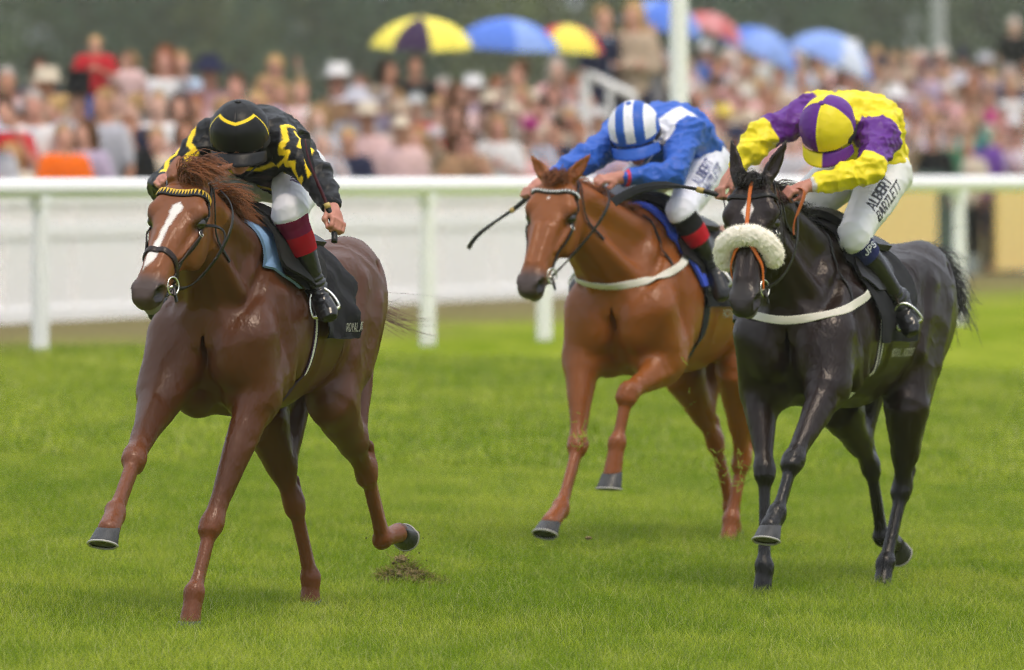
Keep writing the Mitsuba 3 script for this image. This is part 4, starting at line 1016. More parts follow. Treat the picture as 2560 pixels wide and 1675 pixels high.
BLACKL, BROWNL, WHITEW, ORANGE = V(.012, .011, .012), V(.022, .012, .010), V(.62, .60, .52), V(.55, .13, .02)
def bridle(h, label, col=BLACKL, browband=None, bw=.02, noseband=None, crown=True, bit_psi=112):
    b = thing('bridle', label, 'bridle')
    M = h.M
    put('headpiece', on_strap(h, head_band(h, np.linspace(-.06, -.06, 30), np.linspace(-88, 88, 30), .012), .02), 'leather', b, M, 40, col)
    s_b = .075 + .02 * np.cos(np.radians(np.linspace(-86, 86, 40)))
    bp = head_band(h, s_b, np.linspace(-86, 86, 40), .003)
    bb = put('browband', on_strap(h, bp, bw, .007), 'leather', b, M, 40, col)
    if browband == 'teeth':
        n = h.F.grad(bp, .006); t = frames(bp); w = np.cross(t, n); q = []
        q = np.r_[0, np.cumsum(np.linalg.norm(np.diff(bp, axis=0), axis=1))]
        for k in range(25):
            c = (k + .5) / 25 * q[-1]; P = [np.array([np.interp(c + e, q, bp[:, i]) for i in range(3)]) for e in (-.0055, .0055, 0)]
            N_ = np.array([np.interp(c, q, n[:, i]) for i in range(3)]); Wd = np.array([np.interp(c, q, w[:, i]) for i in range(3)])
            if Wd @ h.e1 > 0: Wd = -Wd
            tri = np.array([P[0] + Wd * bw * .40, P[1] + Wd * bw * .40, P[2] - Wd * bw * .42]) + N_ * .0072
            put('triangle', (np.vstack([tri, tri + N_ * .002]), np.array([[0, 1, 2], [3, 5, 4], [0, 3, 4], [0, 4, 1], [1, 4, 5], [1, 5, 2], [2, 5, 3], [2, 3, 0]])), 'paint', bb, M, False, V(.72, .47, .04))
    elif browband == 'beads':
        n = h.F.grad(bp, .006); q = np.r_[0, np.cumsum(np.linalg.norm(np.diff(bp, axis=0), axis=1))]
        ic = trimesh.creation.icosphere(subdivisions=1, radius=.0062)
        for k in range(22):
            c = (k + .5) / 22 * q[-1]; P = np.array([np.interp(c, q, bp[:, i]) for i in range(3)]); N_ = np.array([np.interp(c, q, n[:, i]) for i in range(3)])
            put('bead', (ic.vertices + P + N_ * .008, ic.faces), 'paint', bb, M, True, V(.75, .76, .78))
    h.bits = []
    for s in (-1, 1):
        c = head_band(h, np.array([.47]), np.array([s * bit_psi]), .004)[0]
        ax = unit(h.e2 * s + .1 * h.e1)
        side = head_band(h, np.linspace(-.03, .44, 30), s * np.interp(np.linspace(0, 1, 30), [0, .3, .6, 1], [88, 80, 88, bit_psi - 4]), .003)
        put('cheekpiece', on_strap(h, side, .014, .005), 'leather', b, M, 40, col)
        put('buckle', ring(side[16], h.F.grad(side[16:17])[0], .012, .0022, 16, 6), 'steel', b, M)
        put('bit_ring', ring(c + ax * .008, ax + .25 * h.e3, .034, .0042), 'steel', b, M)
        h.bits.append(c + ax * .008)
        tl = head_band(h, np.r_[np.linspace(-.02, .03, 8), np.linspace(.05, .13, 10)], s * np.r_[np.linspace(85, 105, 8), np.linspace(112, 165, 10)], .008)
        put('throat_lash', on_strap(h, tl, .012, .004), 'leather', b, M, 40, col)
    put('bit', tube(spline([h.bits[0], h.hd(.49, 0, -.105), h.bits[1]], 12), .007, 8), 'steel', b, M)
    if noseband:
        sN, cN, wN = noseband
        ps = np.linspace(-165, 165, 60)
        nb = head_band(h, sN - .02 * np.cos(np.radians(ps)) + .0 * ps, ps, .003)
        put('noseband', on_strap(h, nb, wN, .006), 'leather', b, M, 40, cN)
        for s in (-1, 1):
            put('noseband_strap', on_strap(h, head_band(h, np.linspace(-.02, sN - .01, 24), s * np.linspace(92, 84, 24), .004), .011, .004), 'leather', b, M, 40, cN)
    # curb strap with a loose buckle end under the chin
    cs = head_band(h, .50 + 0 * np.linspace(0, 1, 24), np.linspace(-150, 150, 24) + 180 * 0, .004)[0:0]
    dr_ = head_band(h, np.full(20, .485), np.r_[np.linspace(bit_psi, 175, 10), np.linspace(185, 360 - bit_psi, 10)], .007)
    put('chin_strap', on_strap(h, dr_, .016, .005), 'leather', b, M, 40, col)
    put('strap_end', strap(np.stack([h.bits[1] + V(0, 0, -.01), h.bits[1] + V(.01, .01, -.035), h.bits[1] + V(.0, .012, -.06)]), np.tile(h.e2, (3, 1)), .016, .008), 'leather', b, M, 40, col)
    h.bridle = b
    return b
def rein(h, pts, col=BLACKL, w=.017):
    p = spline(pts, 40)
    nrm = np.tile(h.e2, (40, 1)) if h.F is None else h.F.grad(p, .02)
    put('rein', strap(p, nrm, w, .005), 'leather', h.bridle, h.M, 40, col)
def girth(h, x0, x1, cols, label, off=.004, w=.07):
    g = thing('girth', label, 'girth')
    for s in (1, -1):
        th = np.linspace(60, 180, 40) * s
        p = trunk_pts(h, np.interp(np.linspace(0, 1, 40), [0, 1], [x0, x1]), th, off)
        n = h.F.grad(p, .01)
        put('band', strap(p, n, w, .005), 'cloth', g, h.M, 40, cols[0])
        if len(cols) > 1:
            q = slice(4, 24); t = frames(p); sd = np.cross(t, n)
            put('edging', strap(p[q] + n[q] * .005 + sd[q] * w * .25, n[q], w * .4, .003), 'cloth', g, h.M, 40, cols[1])
    return g
def breast_strap(h, label, zL, zF, xs=.0, neck=True, w=.035):
    b = thing('breast_girth', label, 'breast girth')
    ph = np.linspace(96, -96, 70); o = np.stack([np.full(70, .10), 0 * ph, zF + (zL - zF) * (np.abs(ph) / 96) ** 1.3], 1)
    d = np.stack([np.cos(np.radians(ph)), np.sin(np.radians(ph)), 0 * ph], 1)
    p = march(h.F, o, d, .010, .8, 40)
    from scipy.ndimage import gaussian_filter1d
    p = gaussian_filter1d(p, 2.2, axis=0, mode='nearest')
    put('chest_band', strap(p, h.F.grad(p, .015), w, .006), 'cloth', b, h.M, 40, WHITEW)
    i = 8
    for s, k in ((1, 9), (-1, 60)):
        put('buckle', rbox(p[2 if s > 0 else 67] + h.F.grad(p[2:3] if s > 0 else p[67:68])[0] * .008, (.02, .02, .035), None, .004), 'leather', b, h.M, 30, BLACKL)
    if neck:
        for s, k in ((1, 15), (-1, 54)):
            q0 = p[k]; q1 = march(h.F, np.array([[.25, 0, 1.2]]), np.array([[0.0, s * .22, 1.0]]), .006, .6, 40)[0]
            mids = h.F.snap(np.linspace(q0, q1, 20), .006, 5)
            put('neck_strap', strap(mids, h.F.grad(mids, .01), .013, .004), 'leather', b, h.M, 40, BLACKL)
    return b
def saddle(h, label, lift=.0):
    s = thing('saddle', label, 'saddle'); M = h.M
    put('seat', sheet(h, [.10, .12, .10], [-.36, -.40, -.36], -32, 32, .035 + lift, .03, 22, 26), 'leather', s, M, 40, BLACKL)
    put('flap', sheet(h, [.10, .18, .19, .10], [-.16, -.2, -.16, -.02], 26, 66, .028, .008, 22, 16), 'leather', s, M, 40, BLACKL)
    put('flap', sheet(h, [.10, .18, .19, .10], [-.16, -.2, -.16, -.02], -26, -66, .028, .008, 22, 16), 'leather', s, M, 40, BLACKL)
    return s
def stirrup(h, s, foot, top, face, col=BROWNL):
    """Leather from the saddle to the iron the foot stands in."""
    M = h.M; up = unit(top - foot); f = unit(face - up * (face @ up)); l = np.cross(up, f)
    g = np.linspace(0, np.pi, 16)
    arch = foot + np.cos(g)[:, None] * l * .056 + np.sin(g)[:, None] * up * .10 - up * .012
    put('stirrup_iron', merge(tube(arch, .0065, 8), tube(np.stack([arch[0], foot - up * .024, arch[-1]]), .009, 8)), 'steel', s, M)
    p = spline([top, .5 * (top + arch[8]) + V(0, np.sign(foot[1]) * .012, 0), arch[8]], 16)
    put('stirrup_leather', strap(p, np.tile(V(.15, np.sign(foot[1]), 0), (16, 1)), .018, .006), 'leather', s, M, 40, col)

# ---- bridles
bridle(H1, 'dark leather bridle with a yellow and black toothed browband', BLACKL, 'teeth', .031, (.40, BROWNL, .024))
bridle(H2, 'black bridle with a white beaded browband', BLACKL, 'beads', .02, None)
b3 = bridle(H3, 'black bridle with an orange face strap', BLACKL, None, .02, None)
def face_strap(h):
    p = head_band(h, np.linspace(-.02, .30, 30), np.zeros(30), .006)
    put('face_strap', on_strap(h, p, .016, .006), 'leather', b3, h.M, 40, ORANGE)
    for s in (-1, 1):
        p = head_band(h, np.linspace(.30, .475, 26), s * np.interp(np.linspace(0, 1, 26), [0, .35, 1], [4, 34, 108]), .005)
        put('nose_strap', on_strap(h, p, .016, .006), 'leather', b3, h.M, 40, ORANGE)
face_strap(H3)
# sheepskin noseband
def sheepskin(h):
    k = thing('sheepskin_noseband', 'thick cream sheepskin noseband on the dark horse', 'noseband')
    ps = np.linspace(-104, 104, 64)
    p = head_band(h, .315 - .03 * np.cos(np.radians(ps)) + .05 * (np.abs(ps) / 104) ** 2, ps, .024)
    r = .043 * np.interp(np.linspace(0, 1, 64), [0, .04, .12, .88, .96, 1], [.4, .82, 1, 1, .82, .4])
    v, f = tube(p, r, 34, up=h.e1)
    v, f = trimesh.remesh.subdivide(v, f)[:2]
    n = normals(v, f)
    v = v + n * (.010 * vnoise(v, 70, 3, 3) + .006 * vnoise(v, 28, 4, 2))[:, None]
    put('pad', (v, f), 'cloth', k, h.M, True, np.clip(V(.80, .75, .64) * (1 + .35 * vnoise(v, 50, 8)[:, None]), 0, .9))
    q = np.random.default_rng(3).choice(len(v), 2200, replace=False)
    hv, hf = hair(v[q], n[q], n[q] * .6 + h.e1 * .2, .010, .0011, 3, 5, .05, 0, .5)
    put('wool', (hv, hf), 'cloth', k, h.M, True, V(.82, .78, .68))
    labels[k + '__wool'] = {'kind': 'stuff'}
sheepskin(H3)

# ---- manes, forelocks, tails
def locks(rts, d0, d1, L, r, seed, per, spread, col, wav=.07, grav=.15):
    """Hair in locks: the strands of one lock leave close together and keep one direction."""
    q = np.random.default_rng(seed); n = len(rts); d0 = np.broadcast_to(d0, (n, 3)); d1 = np.broadcast_to(d1, (n, 3))
    vs, fs, cs, N = [], [], [], 0
    for i in range(n):
        a0, a1 = unit(d0[i] + q.normal(0, spread * .6, 3)), unit(d1[i] + q.normal(0, spread, 3)); ln = (L[i] if np.ndim(L) else L) * q.uniform(.55, 1.2)
        v, f = hair(rts[i] + q.normal(0, .006, (per, 3)), a0, a1, ln, r, 9, seed * 1000 + i, wav, grav, .10)
        v = v + .012 * np.sin(np.linspace(0, 1, 10).repeat(3)[None].repeat(per, 0).reshape(-1) * q.uniform(2, 6) + q.uniform(0, 6))[:, None] * q.normal(0, 1, 3) * np.tile(np.linspace(0, 1, 10).repeat(3), per)[:, None]
        vs.append(v); fs.append(f + N); N += len(v); cs.append(np.clip(q.normal(1, .22), .5, 1.6) * np.repeat(np.clip(q.normal(1, .15, per), .5, 1.5), 30)[:, None] * np.asarray(col))
    return (np.vstack(vs), np.vstack(fs)), np.vstack(cs)
def mane(h, n, fore, flow, col, L, seed, lo=.05, hi=.95, tip=(0, 0, -1), per=14):
    rg_ = np.random.default_rng(seed); P = h.hd(-.035, 0, -.01)
    a = rg_.uniform(lo, hi, n)
    base = np.stack([.08 + (P[0] - .08) * a, P[1] * a, 0 * a + 1.2], 1)
    roots = march(h.F, base, np.tile(V(-.25, 0, 1), (n, 1)) + rg_.normal(0, .03, (n, 3)) * V(.5, 1, 0), -.004, .6, 40)
    m, cs = locks(roots, np.asarray(flow, float), np.asarray(tip, float), L * (.5 + .5 * a), .0021, seed, per, .22, col)
    put('mane', m, 'hair', h.key, h.M, True, cs)
    d0, d1, Lf, nf, spread = fore
    rr = rg_.uniform(-1, 1, (nf, 2)); rts = h.P + h.e1 * (-.02 + .045 * rr[:, :1]) + h.e2 * (.05 * rr[:, 1:]) + h.e3 * .02
    rts = h.Fh.snap(rts, -.003, 4)
    m, cs = locks(rts, d0, d1, Lf, .0018, seed + 50, per, spread, col)
    put('forelock', m, 'hair', h.key, h.M, True, cs)
mane(H1, 64, (H1.e3 * .9 - H1.e1 * .25 + V(-.1, .25, 0), V(-.3, .95, -.75), .18, 44, .34), (-.2, .75, .45), V(.20, .068, .021), .17, 3, tip=(-.6, .7, -.6))
mane(H2, 46, (H2.e3 * .5 - H2.e1 * .1, H2.e1 * .9 + V(0, .2, .2), .085, 34, .25), (-.3, .6, .3), V(.20, .062, .016), .10, 5, tip=(-.5, .6, -.5))
mane(H3, 50, (H3.e3 * .8 - H3.e1 * .3 + V(0, -.1, .1), V(.1, -.35, -.5) + H3.e1 * .5, .10, 30, .34), (-.3, .5, .5), V(.016, .013, .012), .12, 7, tip=(-.5, .5, -.5))
def tail(h, n, col, pts, spread, seed, L, r=.0022):
    rg_ = np.random.default_rng(seed); c = spline(pts, 24); rts, d0, d1 = [], [], []
    t = frames(c); ii = rg_.integers(0, 15, n)
    rts = c[ii] + rg_.normal(0, .018, (n, 3)); d0 = t[ii] + rg_.normal(0, spread * .5, (n, 3)); d1 = t[-1] + rg_.normal(0, spread, (n, 3))
    v, f = hair(rts, d0, d1, L, r, 9, seed, .06, .25, spread * .5)
    cs = np.repeat(np.clip(rg_.normal(1, .25, n), .5, 1.7), 30)[:, None] * np.asarray(col)
    k = put('tail', (v, f), 'hair', h.key, h.M, True, cs)
    put('dock', tube(c[:12], np.linspace(.04, .02, 12), 10), 'hair', k, h.M, True, np.asarray(col) * .8)
tail(H1, 420, V(.13, .05, .025), [H1.dock, H1.dock + V(-.12, -.06, -.03), H1.dock + V(-.26, -.16, -.2), H1.dock + V(-.34, -.22, -.42)], .16, 3, .32, .0016)
v_, f_ = hair(np.tile(H1.dock + V(-.2, -.02, -.1), (46, 1)) + np.random.default_rng(5).normal(0, .02, (46, 3)), V(-.6, .7, -.5), V(-.7, .6, -.1), .40, .0011, 9, 12, .07, .1, .18)
put('tail_wisp', (v_, f_), 'hair', H1.key, H1.M, True, V(.10, .04, .03))
tail(H2, 500, V(.20, .07, .02), [H2.dock, H2.dock + V(-.15, 0, .02), H2.dock + V(-.35, 0, -.1), H2.dock + V(-.55, 0, -.3)], .2, 4, .5)
tail(H3, 1500, V(.020, .018, .018), [H3.dock, H3.dock + V(-.13, .02, .05), H3.dock + V(-.27, .04, -.02), H3.dock + V(-.36, .06, -.16)], .28, 5, .30, .0019)

# ---- saddles, cloths, girths
CLOTHK = V(.014, .014, .017)
sc1 = thing('saddle_cloth', 'black saddle cloth with a pale blue pad under it, on the leading chestnut', 'saddle cloth')
put('pad', sheet(H1, [.13, .18, .245, .27, .22, .10], [-.45, -.45, -.42, -.38, -.30], -50, 63, .008, .012, 34, 26), 'cloth', sc1, H1.M, 40, V(.20, .33, .55), 'pale blue quilted pad edge')
put('cloth', sheet(H1, [.08, .09, .08, .02, -.03], [-.34, -.35, -.38, -.43, -.47], -70, 102, .026, .005, 40, 30, .045, 3), 'cloth', sc1, H1.M, 40, CLOTHK)
put('flap', sheet(H1, [.115, .15, .20, .225, .20, .06], [-.16, -.17, -.17, -.14, -.10, -.02], 4, 66, .045, .012, 34, 22, .02, 6), 'cloth', sc1, H1.M, 40, V(.018, .018, .018))
sc2 = thing('saddle_cloth', 'black saddle cloth with a bright blue edge, on the middle horse', 'saddle cloth')
put('cloth', sheet(H2, [.12, .14, .16, .12, .06], [-.50, -.52, -.52, -.50, -.46], -70, 100, .014, .006, 36, 30, .02, 4), 'cloth', sc2, H2.M, 40, CLOTHK)
put('blue_edge', sheet(H2, [.14, .165, .19, .155, .10], [.10, .12, .14, .10, .04], -50, 82, .010, .016, 36, 6), 'cloth', sc2, H2.M, 40, V(.05, .09, .50), 'bright blue edge')
sc3 = thing('saddle_cloth', 'black saddle cloth lettered in silver, on the near-black horse', 'saddle cloth')
put('cloth', sheet(H3, [.13, .17, .20, .17, .10], [-.36, -.38, -.42, -.44, -.44], -70, 108, .014, .006, 42, 32, .022, 5), 'cloth', sc3, H3.M, 40, CLOTHK)
def cloth_text(h, k, s, x, z, ht, y=.5):
    o = np.array([[x, .0, z]])
    m = meshkit.text_mesh(s, ht, .001); v, f = trimesh.remesh.subdivide_to_size(m.vertices, m.faces, .02)
    P = np.stack([x - v[:, 0], np.full(len(v), .0), z + v[:, 1]], 1)
    S = march(h.F, P, np.tile(V(0, 1, 0), (len(v), 1)), 0.0, .6, 40)
    return v, f, S
for h, k, s, x, z, off in ((H3, sc3, 'ROYAL ASCOT', -.015, .978, .034), (H1, sc1, 'ROYAL ASCOT', -.17, 1.085, .055), (H2, sc2, 'ROYAL ASCOT', -.10, 1.03, .034)):
    v, f, S = cloth_text(h, k, s, x, z, .030)
    put('lettering', (S + h.F.grad(S, .01) * (off + v[:, 2:] + .010), f), 'paint', k, h.M, False, V(.27, .27, .24))
sd1 = saddle(H1, 'black racing saddle on the leading chestnut'); sd2 = saddle(H2, 'black racing saddle on the middle horse'); sd3 = saddle(H3, 'black racing saddle on the near-black horse')
girth(H1, -.06, .04, [V(.05, .02, .05), WHITEW], 'dark purple girth edged with white on the leading horse', .004, .05)
girth(H2, .03, .0, [V(.02, .02, .022)], 'wide black girth on the middle horse', .004, .085)
girth(H3, .06, .03, [WHITEW * .8, V(.05, .05, .05)], 'grey white girth on the near-black horse', .004, .055)
breast_strap(H2, 'white breast girth across the middle horse', 1.33, 1.16, 0)
breast_strap(H3, 'white breast girth across the near-black horse', 1.27, 1.12, 0)

# ---------------------------------------------------------------- jockeys
def wrinkle(v, n, amp, seed, f=10, stretch=V(1, 1, 1)):
    w = v * stretch + .03 * np.stack([vnoise(v, 7, seed + k, 2) for k in (5, 6, 7)], 1)      # bent, crumpled ridges
    r = [np.clip(1 - np.abs(vnoise(w, q, seed + k, 1)) * 3.2, 0, 1) ** 1.6 for k, q in enumerate((f, f * 1.9, f * 3.3))]
    return v + n * (amp * (r[0] + .55 * r[1] + .25 * r[2] - .6))[:, None]
SKINC = V(.46, .22, .155)
def fist(F, wr, ha, nrm, s, ax):
    """A closed hand: palm, four curled fingers, a thumb over them. nrm = back of the hand, ax = along the knuckles towards the forefinger."""
    a = unit(ha - wr); n = unit(nrm - a * (nrm @ a)); g = np.cross(n, a); g = g if g @ ax > 0 else -g
    F.ell(ha, (.042, .017, .038), [a, n, g], k=.02)
    F.cap(wr, ha - a * .02, .025, .026, k=.02)
    for i, (L, r) in enumerate(((.9, .0082), (1.0, .0088), (1.03, .009), (.95, .0088))):
        b = ha + a * .034 + g * (-.030 + .0195 * i) + n * .004
        p1 = b + (a * .75 - n * .55) * .036 * L; p2 = p1 + (-a * .45 - n * .85) * .024 * L; p3 = p2 + (-a * .95 + n * .1) * .020 * L
        F.ell(b, (.0105, .0105, .0095), k=.006); F.cap(b, p1, r + .001, r, k=.004); F.cap(p1, p2, r, r * .95, k=.004); F.cap(p2, p3, r * .95, r * .85, k=.004)
    t0 = ha - a * .015 + g * .032 - n * .008; t1 = t0 + (a * .8 + g * .25 - n * .5) * .034; t2 = t1 + (a * .5 - g * .75 - n * .35) * .028
    F.cap(t0, t1, .012, .011, k=.01); F.cap(t1, t2, .011, .0085, k=.006)
    return ha + a * .046 - n * .028      # centre of the grip
def seg(p, q, n=30):
    return np.linspace(p, q, n)
def jockey(J, M, label, look):
    t = thing('person', label, 'person'); R = Horse(); R.key = t
    c, fd = unit(J['crown']), None
    fd = ortho(c, J['face']); lf = np.cross(c, fd)
    hc = J['head']; hp = lambda f, l, u: hc + fd * f + lf * l + c * u
    pel, nk = J['pelvis'], .5 * (J['shL'] + J['shR']) + V(.03, 0, .01)
    mid = .5 * (pel + nk) + V(0, 0, J.get('hump', .05))
    B = Field()
    B.ell(hp(-.005, 0, .02), (.098, .077, .105), [fd, lf, c], k=.03); B.ell(hp(.045, 0, -.06), (.055, .056, .07), [fd, lf, c], k=.03)
    B.cap(hp(.098, 0, -.012), hp(.118, 0, -.042), .010, .0155, k=.012); B.ell(hp(.088, 0, -.075), (.02, .026, .012), [fd, lf, c], k=.012); B.ell(hp(.085, 0, -.108), (.022, .026, .02), [fd, lf, c], k=.02)
    B.ell(hp(.1, 0, -.082), (.014, .024, .003), [fd, lf, c], k=.004, op=-1)
    for s in (-1, 1):
        B.ell(hp(.09, s * .03, -.008), (.018, .016, .011), [fd, lf, c], k=.01, op=-1); B.ell(hp(.082, s * .031, -.01), (.014, .014, .014), [fd, lf, c], k=.003)
        B.ell(hp(-.005, s * .08, -.025), (.02, .009, .032), [fd, lf, c], k=.01)
    B.cap(nk - c * .0, hp(-.03, 0, -.06), .05, .05, k=.04); col_ = nk + (hp(-.03, 0, -.06) - nk) * .45
    B.loft(pel, mid, (0, 0, 1), [(0, .13, .10), (1, .14, .10)], k=.06); B.loft(mid, nk, (0, 0, 1), [(0, .14, .10), (.7, .15, .10), (1, .08, .07)], k=.06)
    Jk, Br = Field(), Field()
    Jk.loft(pel + V(-.02, 0, -.02), mid, (0, 0, 1), [(-.05, .15, .12, .13), (.3, .168, .128, .14), (1, .182, .125, .15)], k=.06)
    Jk.loft(mid, nk, (0, 0, 1), [(0, .182, .125, .15), (.55, .185, .11, .15), (.85, .14, .09, .12), (1.05, .085, .07, .08)], k=.05)
    Jk.cap(nk - V(.03, 0, 0), col_, .085, .066, k=.04)
    grips = {}
    for s, q in ((1, 'L'), (-1, 'R')):
        sh, el, ha = J['sh' + q], J['el' + q], J['ha' + q]; a = unit(ha - el); wr = ha - a * .065
        B.cap(sh, el, .045, .034, k=.03); B.cap(el, wr, .034, .025, k=.02)
        grips[q] = fist(B, wr, ha, J.get('n' + q, V(0, 0, 1)), s, J.get('k' + q, V(0, -s, 0)))
        Jk.ell(sh - V(.02, 0, 0), np.array(J.get('deltoid', (.085, .08, .085))), k=.06)
        Jk.loft(sh, el, V(0, 0, 1), [(-.1, .075, .07, .07), (.35, .072, .07, .072), (.8, .060, .06, .068), (1.05, .056, .056, .058)], k=.04)
        Jk.loft(el, wr, V(0, 0, 1), [(-.1, .056, .056, .058), (.4, .055, .052, .056), (.82, .042, .040, .042), (1, .033, .032, .032)], k=.03)
        hip, kn, an, toe = (J[z + q] for z in ('hip', 'kn', 'an', 'toe')); b = unit(an - kn)
        B.cap(hip, kn, .065, .045, k=.03); B.cap(kn, an, .040, .020, k=.03); B.cap(an, an * .5 + toe * .5, .020, .014, k=.01)
        Br.loft(hip, kn, ortho(kn - hip, V(.3, 0, 1)), [(-.12, .10, .10, .11), (.3, .096, .098, .105), (.75, .075, .078, .08), (1.0, .064, .066, .068)], k=.05)
        Br.ell(kn, (.064, .064, .067), k=.03)
        Br.loft(kn, kn + (an - kn) * .16, V(1, 0, 0), [(0, .064, .066, .064), (1, .054, .056, .056)], k=.02)
    Br.ell(pel + V(-.03, 0, -.03), (.15, .165, .125), k=.06)
    v, f = B.mesh(.0063, 2)
    put('body', (v, f), 'skin', t, M, True, np.clip(lerp(np.tile(look.get('skin', SKINC), (len(v), 1)), V(.40, .15, .11), np.clip(.5 + vnoise(v, 16, 3) * 1.4, 0, 1)), 0, 1))
    v, f = Jk.mesh(.0068, 2); n = normals(v, f)
    v = wrinkle(v, n, look.get('fold', .0075), look['seed'], 11, V(.75, 1.2, 1.15)); v = smoothv(v, f, 1); n = normals(v, f)
    R.J, R.hp, R.Jk, R.Br, R.mid, R.nk, R.pel, R.fd, R.lf, R.c, R.grip = J, hp, Jk, Br, mid, nk, pel, fd, lf, c, grips
    put('jacket', (v, f), 'silk', t, M, True, look['jacket'](R, v, n), look.get('jacket_label'))
    v, f = Br.mesh(.0075, 2); n = normals(v, f)
    v = wrinkle(v, n, .0038, look['seed'] + 9, 14); n = normals(v, f)
    put('breeches', (v, f), 'silk', t, M, True, look.get('breeches', V(.70, .70, .74)))
    for s, q in ((1, 'L'), (-1, 'R')):
        kn, an, toe = (J[z + q] for z in ('kn', 'an', 'toe')); b = an - kn; L = np.linalg.norm(b); b = b / L
        fw = ortho(b, J.get('tf' + q, toe - an))
        W = Field(); W.loft(kn + b * .17 * L, an, fw, [(0, .054, .055, .058), (.25, .055, .054, .066), (.6, .047, .047, .055), (.85, .040, .043, .045), (1, .041, .046, .047)], k=.02)
        ft = unit(toe - an); sole = ortho(ft, b)
        W.ell(an + sole * .015 - ft * .02, (.042, .04, .042), k=.025); W.loft(an + sole * .02 - ft * .03, toe + ft * .035 + sole * .012, -sole, [(0, .038, .045, .034), (.5, .042, .038, .03), (.85, .043, .032, .028), (1, .03, .022, .02)], k=.02)
        W.cap(an + sole * .045 - ft * .045, an + sole * .05 - ft * .02, .022, .022, k=.01)
        v, f = W.mesh(.0065, 1); n = normals(v, f)
        tt = (v - kn) @ b / L
        v = v + n * (.0034 * np.sin(vnoise(v, 9, 5) * 9 + tt * 95) * sstep(.76, .92, tt) * sstep(1.2, 1.0, tt))[:, None]
        bk = put('boot', (v, f), 'patent', t, M, True, V(.010, .010, .011))
        for t0, t1, col, lb in look['bands']:
            P = np.linspace(kn + b * t0 * L, kn + b * t1 * L, 14); pn = []
            g = np.arange(28) * 2 * np.pi / 28; l_ = np.cross(b, fw)
            rad = np.interp((np.linspace(t0, t1, 14) - .17) / .83, [-.3, -.1, .0, .25, .6, 1], [.078, .070, .063, .063, .053, .047]) + .002
            rings = P[:, None] + rad[:, None, None] * (np.cos(g)[None, :, None] * fw * 1.02 + np.sin(g)[None, :, None] * l_ * .95) - fw * .003
            rings = rings + .0012 * vnoise(rings.reshape(-1, 3), 40, 2).reshape(rings.shape[:2])[..., None]
            put(lb, skin(rings), 'cloth', bk, M, 40, col)
    # helmet with its silk cap, peak, goggles and chin strap
    nu, nv = 220, 110
    th = np.linspace(0.001, np.radians(103), nv)[:, None]; g = (np.arange(nu) * 2 * np.pi / nu)[None]
    ef = np.cos(g) * np.sin(th); el_ = np.sin(g) * np.sin(th); eu = np.cos(th) + 0 * g
    bul = 1 + .03 * np.exp(-((th - 1.15) / .25) ** 2)
    drop = np.where(eu < 0, 1.15 - .25 * np.cos(g), 1.0)
    S = hc + .012 * c + (.137 * ef * bul)[..., None] * fd + (.116 * el_ * bul)[..., None] * lf + (.128 * eu * drop)[..., None] * c
    seam = .0016 * np.exp(-(np.sin(g * look.get('seams', 3)) / .06) ** 2) * (th > .12)
    S = S - seam[..., None] * (S - hc) / .12
    S = S + ((.004 * vnoise(S.reshape(-1, 3), 22, 4).reshape(nv, nu)) * look.get('capfold', .5))[..., None] * unit(S - hc)
    vv, ff = skin(S, cap=False); ins = S[-1] * .93 + hc * .07
    hk = put('helmet', (vv, ff[:, ::-1] if ((normals(vv, ff)[nu * 50] @ (vv[nu * 50] - hc)) < 0) else ff), 'silk', t, M, True, look['cap'](th + 0 * g, g + 0 * th).reshape(-1, 3), look.get('cap_label'))
    put('lining', skin(np.stack([S[-1], ins, ins + c * .03]), cap=False), 'cloth', hk, M, True, V(.02, .02, .02))
    bt = trimesh.creation.icosphere(subdivisions=2); put('button', (hc + c * (.012 + .130) + (bt.vertices * V(.014, .014, .006)) @ np.stack([fd, lf, c]), bt.faces), 'silk', hk, M, True, look['button'])
    a = np.linspace(-66, 66, 46); a_ = np.radians(a)[:, None]; r = np.linspace(-.35, 1, 9)[None]
    ext = .040 * np.cos(np.radians(a) * 1.33)[:, None] ** .7
    rim = .012 * c + hc - .012 * c * 0
    pk = hc - .022 * c + ((.139 + ext * r) * np.cos(a_))[..., None] * fd + ((.119 + ext * .55 * r) * np.sin(a_))[..., None] * lf - ((.034 * np.maximum(r, 0) ** 1.2 + .03 * (1 - np.cos(a_)) * 1.0) * np.ones_like(a_))[..., None] * c
    N = 46 * 9; idx = np.arange(N).reshape(46, 9); f1 = np.stack([idx[:-1, :-1], idx[1:, :-1], idx[1:, 1:], idx[:-1, 1:]], -1).reshape(-1, 4)
    e = np.r_[idx[0, :-1], idx[:-1, -1], idx[-1, :0:-1], idx[:0:-1, 0]]; e2 = np.roll(e, -1)
    pv = np.vstack([pk.reshape(-1, 3), (pk - .006 * c).reshape(-1, 3)])
    pc = np.repeat(look['peak'](a), 9, 0); pc = np.vstack([pc, pc])
    put('peak', (pv, np.vstack([f1, f1[:, ::-1] + N, np.stack([e, e2, e2 + N, e + N], 1)])), 'silk', hk, M, True, pc)
    ga = np.radians(np.linspace(-62, 62, 30)); gp = np.stack([hp(.105 * math.cos(x), .092 * math.sin(x), -.012 - .012 * abs(math.sin(x * 2)) * 0) for x in ga]); gn = np.stack([unit(fd * math.cos(x) + lf * math.sin(x)) for x in ga])
    gk = put('goggles', strap(gp, gn, .044, .012), 'leather', t, M, 30, V(.012, .012, .014))
    ga = np.radians(np.linspace(58, 302, 40)); gp = np.stack([hp(.120 * math.cos(x) + .0, .112 * math.sin(x), -.018) for x in ga]); put('goggle_strap', strap(gp, np.stack([unit(fd * math.cos(x) + lf * math.sin(x)) for x in ga]), .028, .006), 'cloth', gk, M, 30, V(.02, .02, .022))
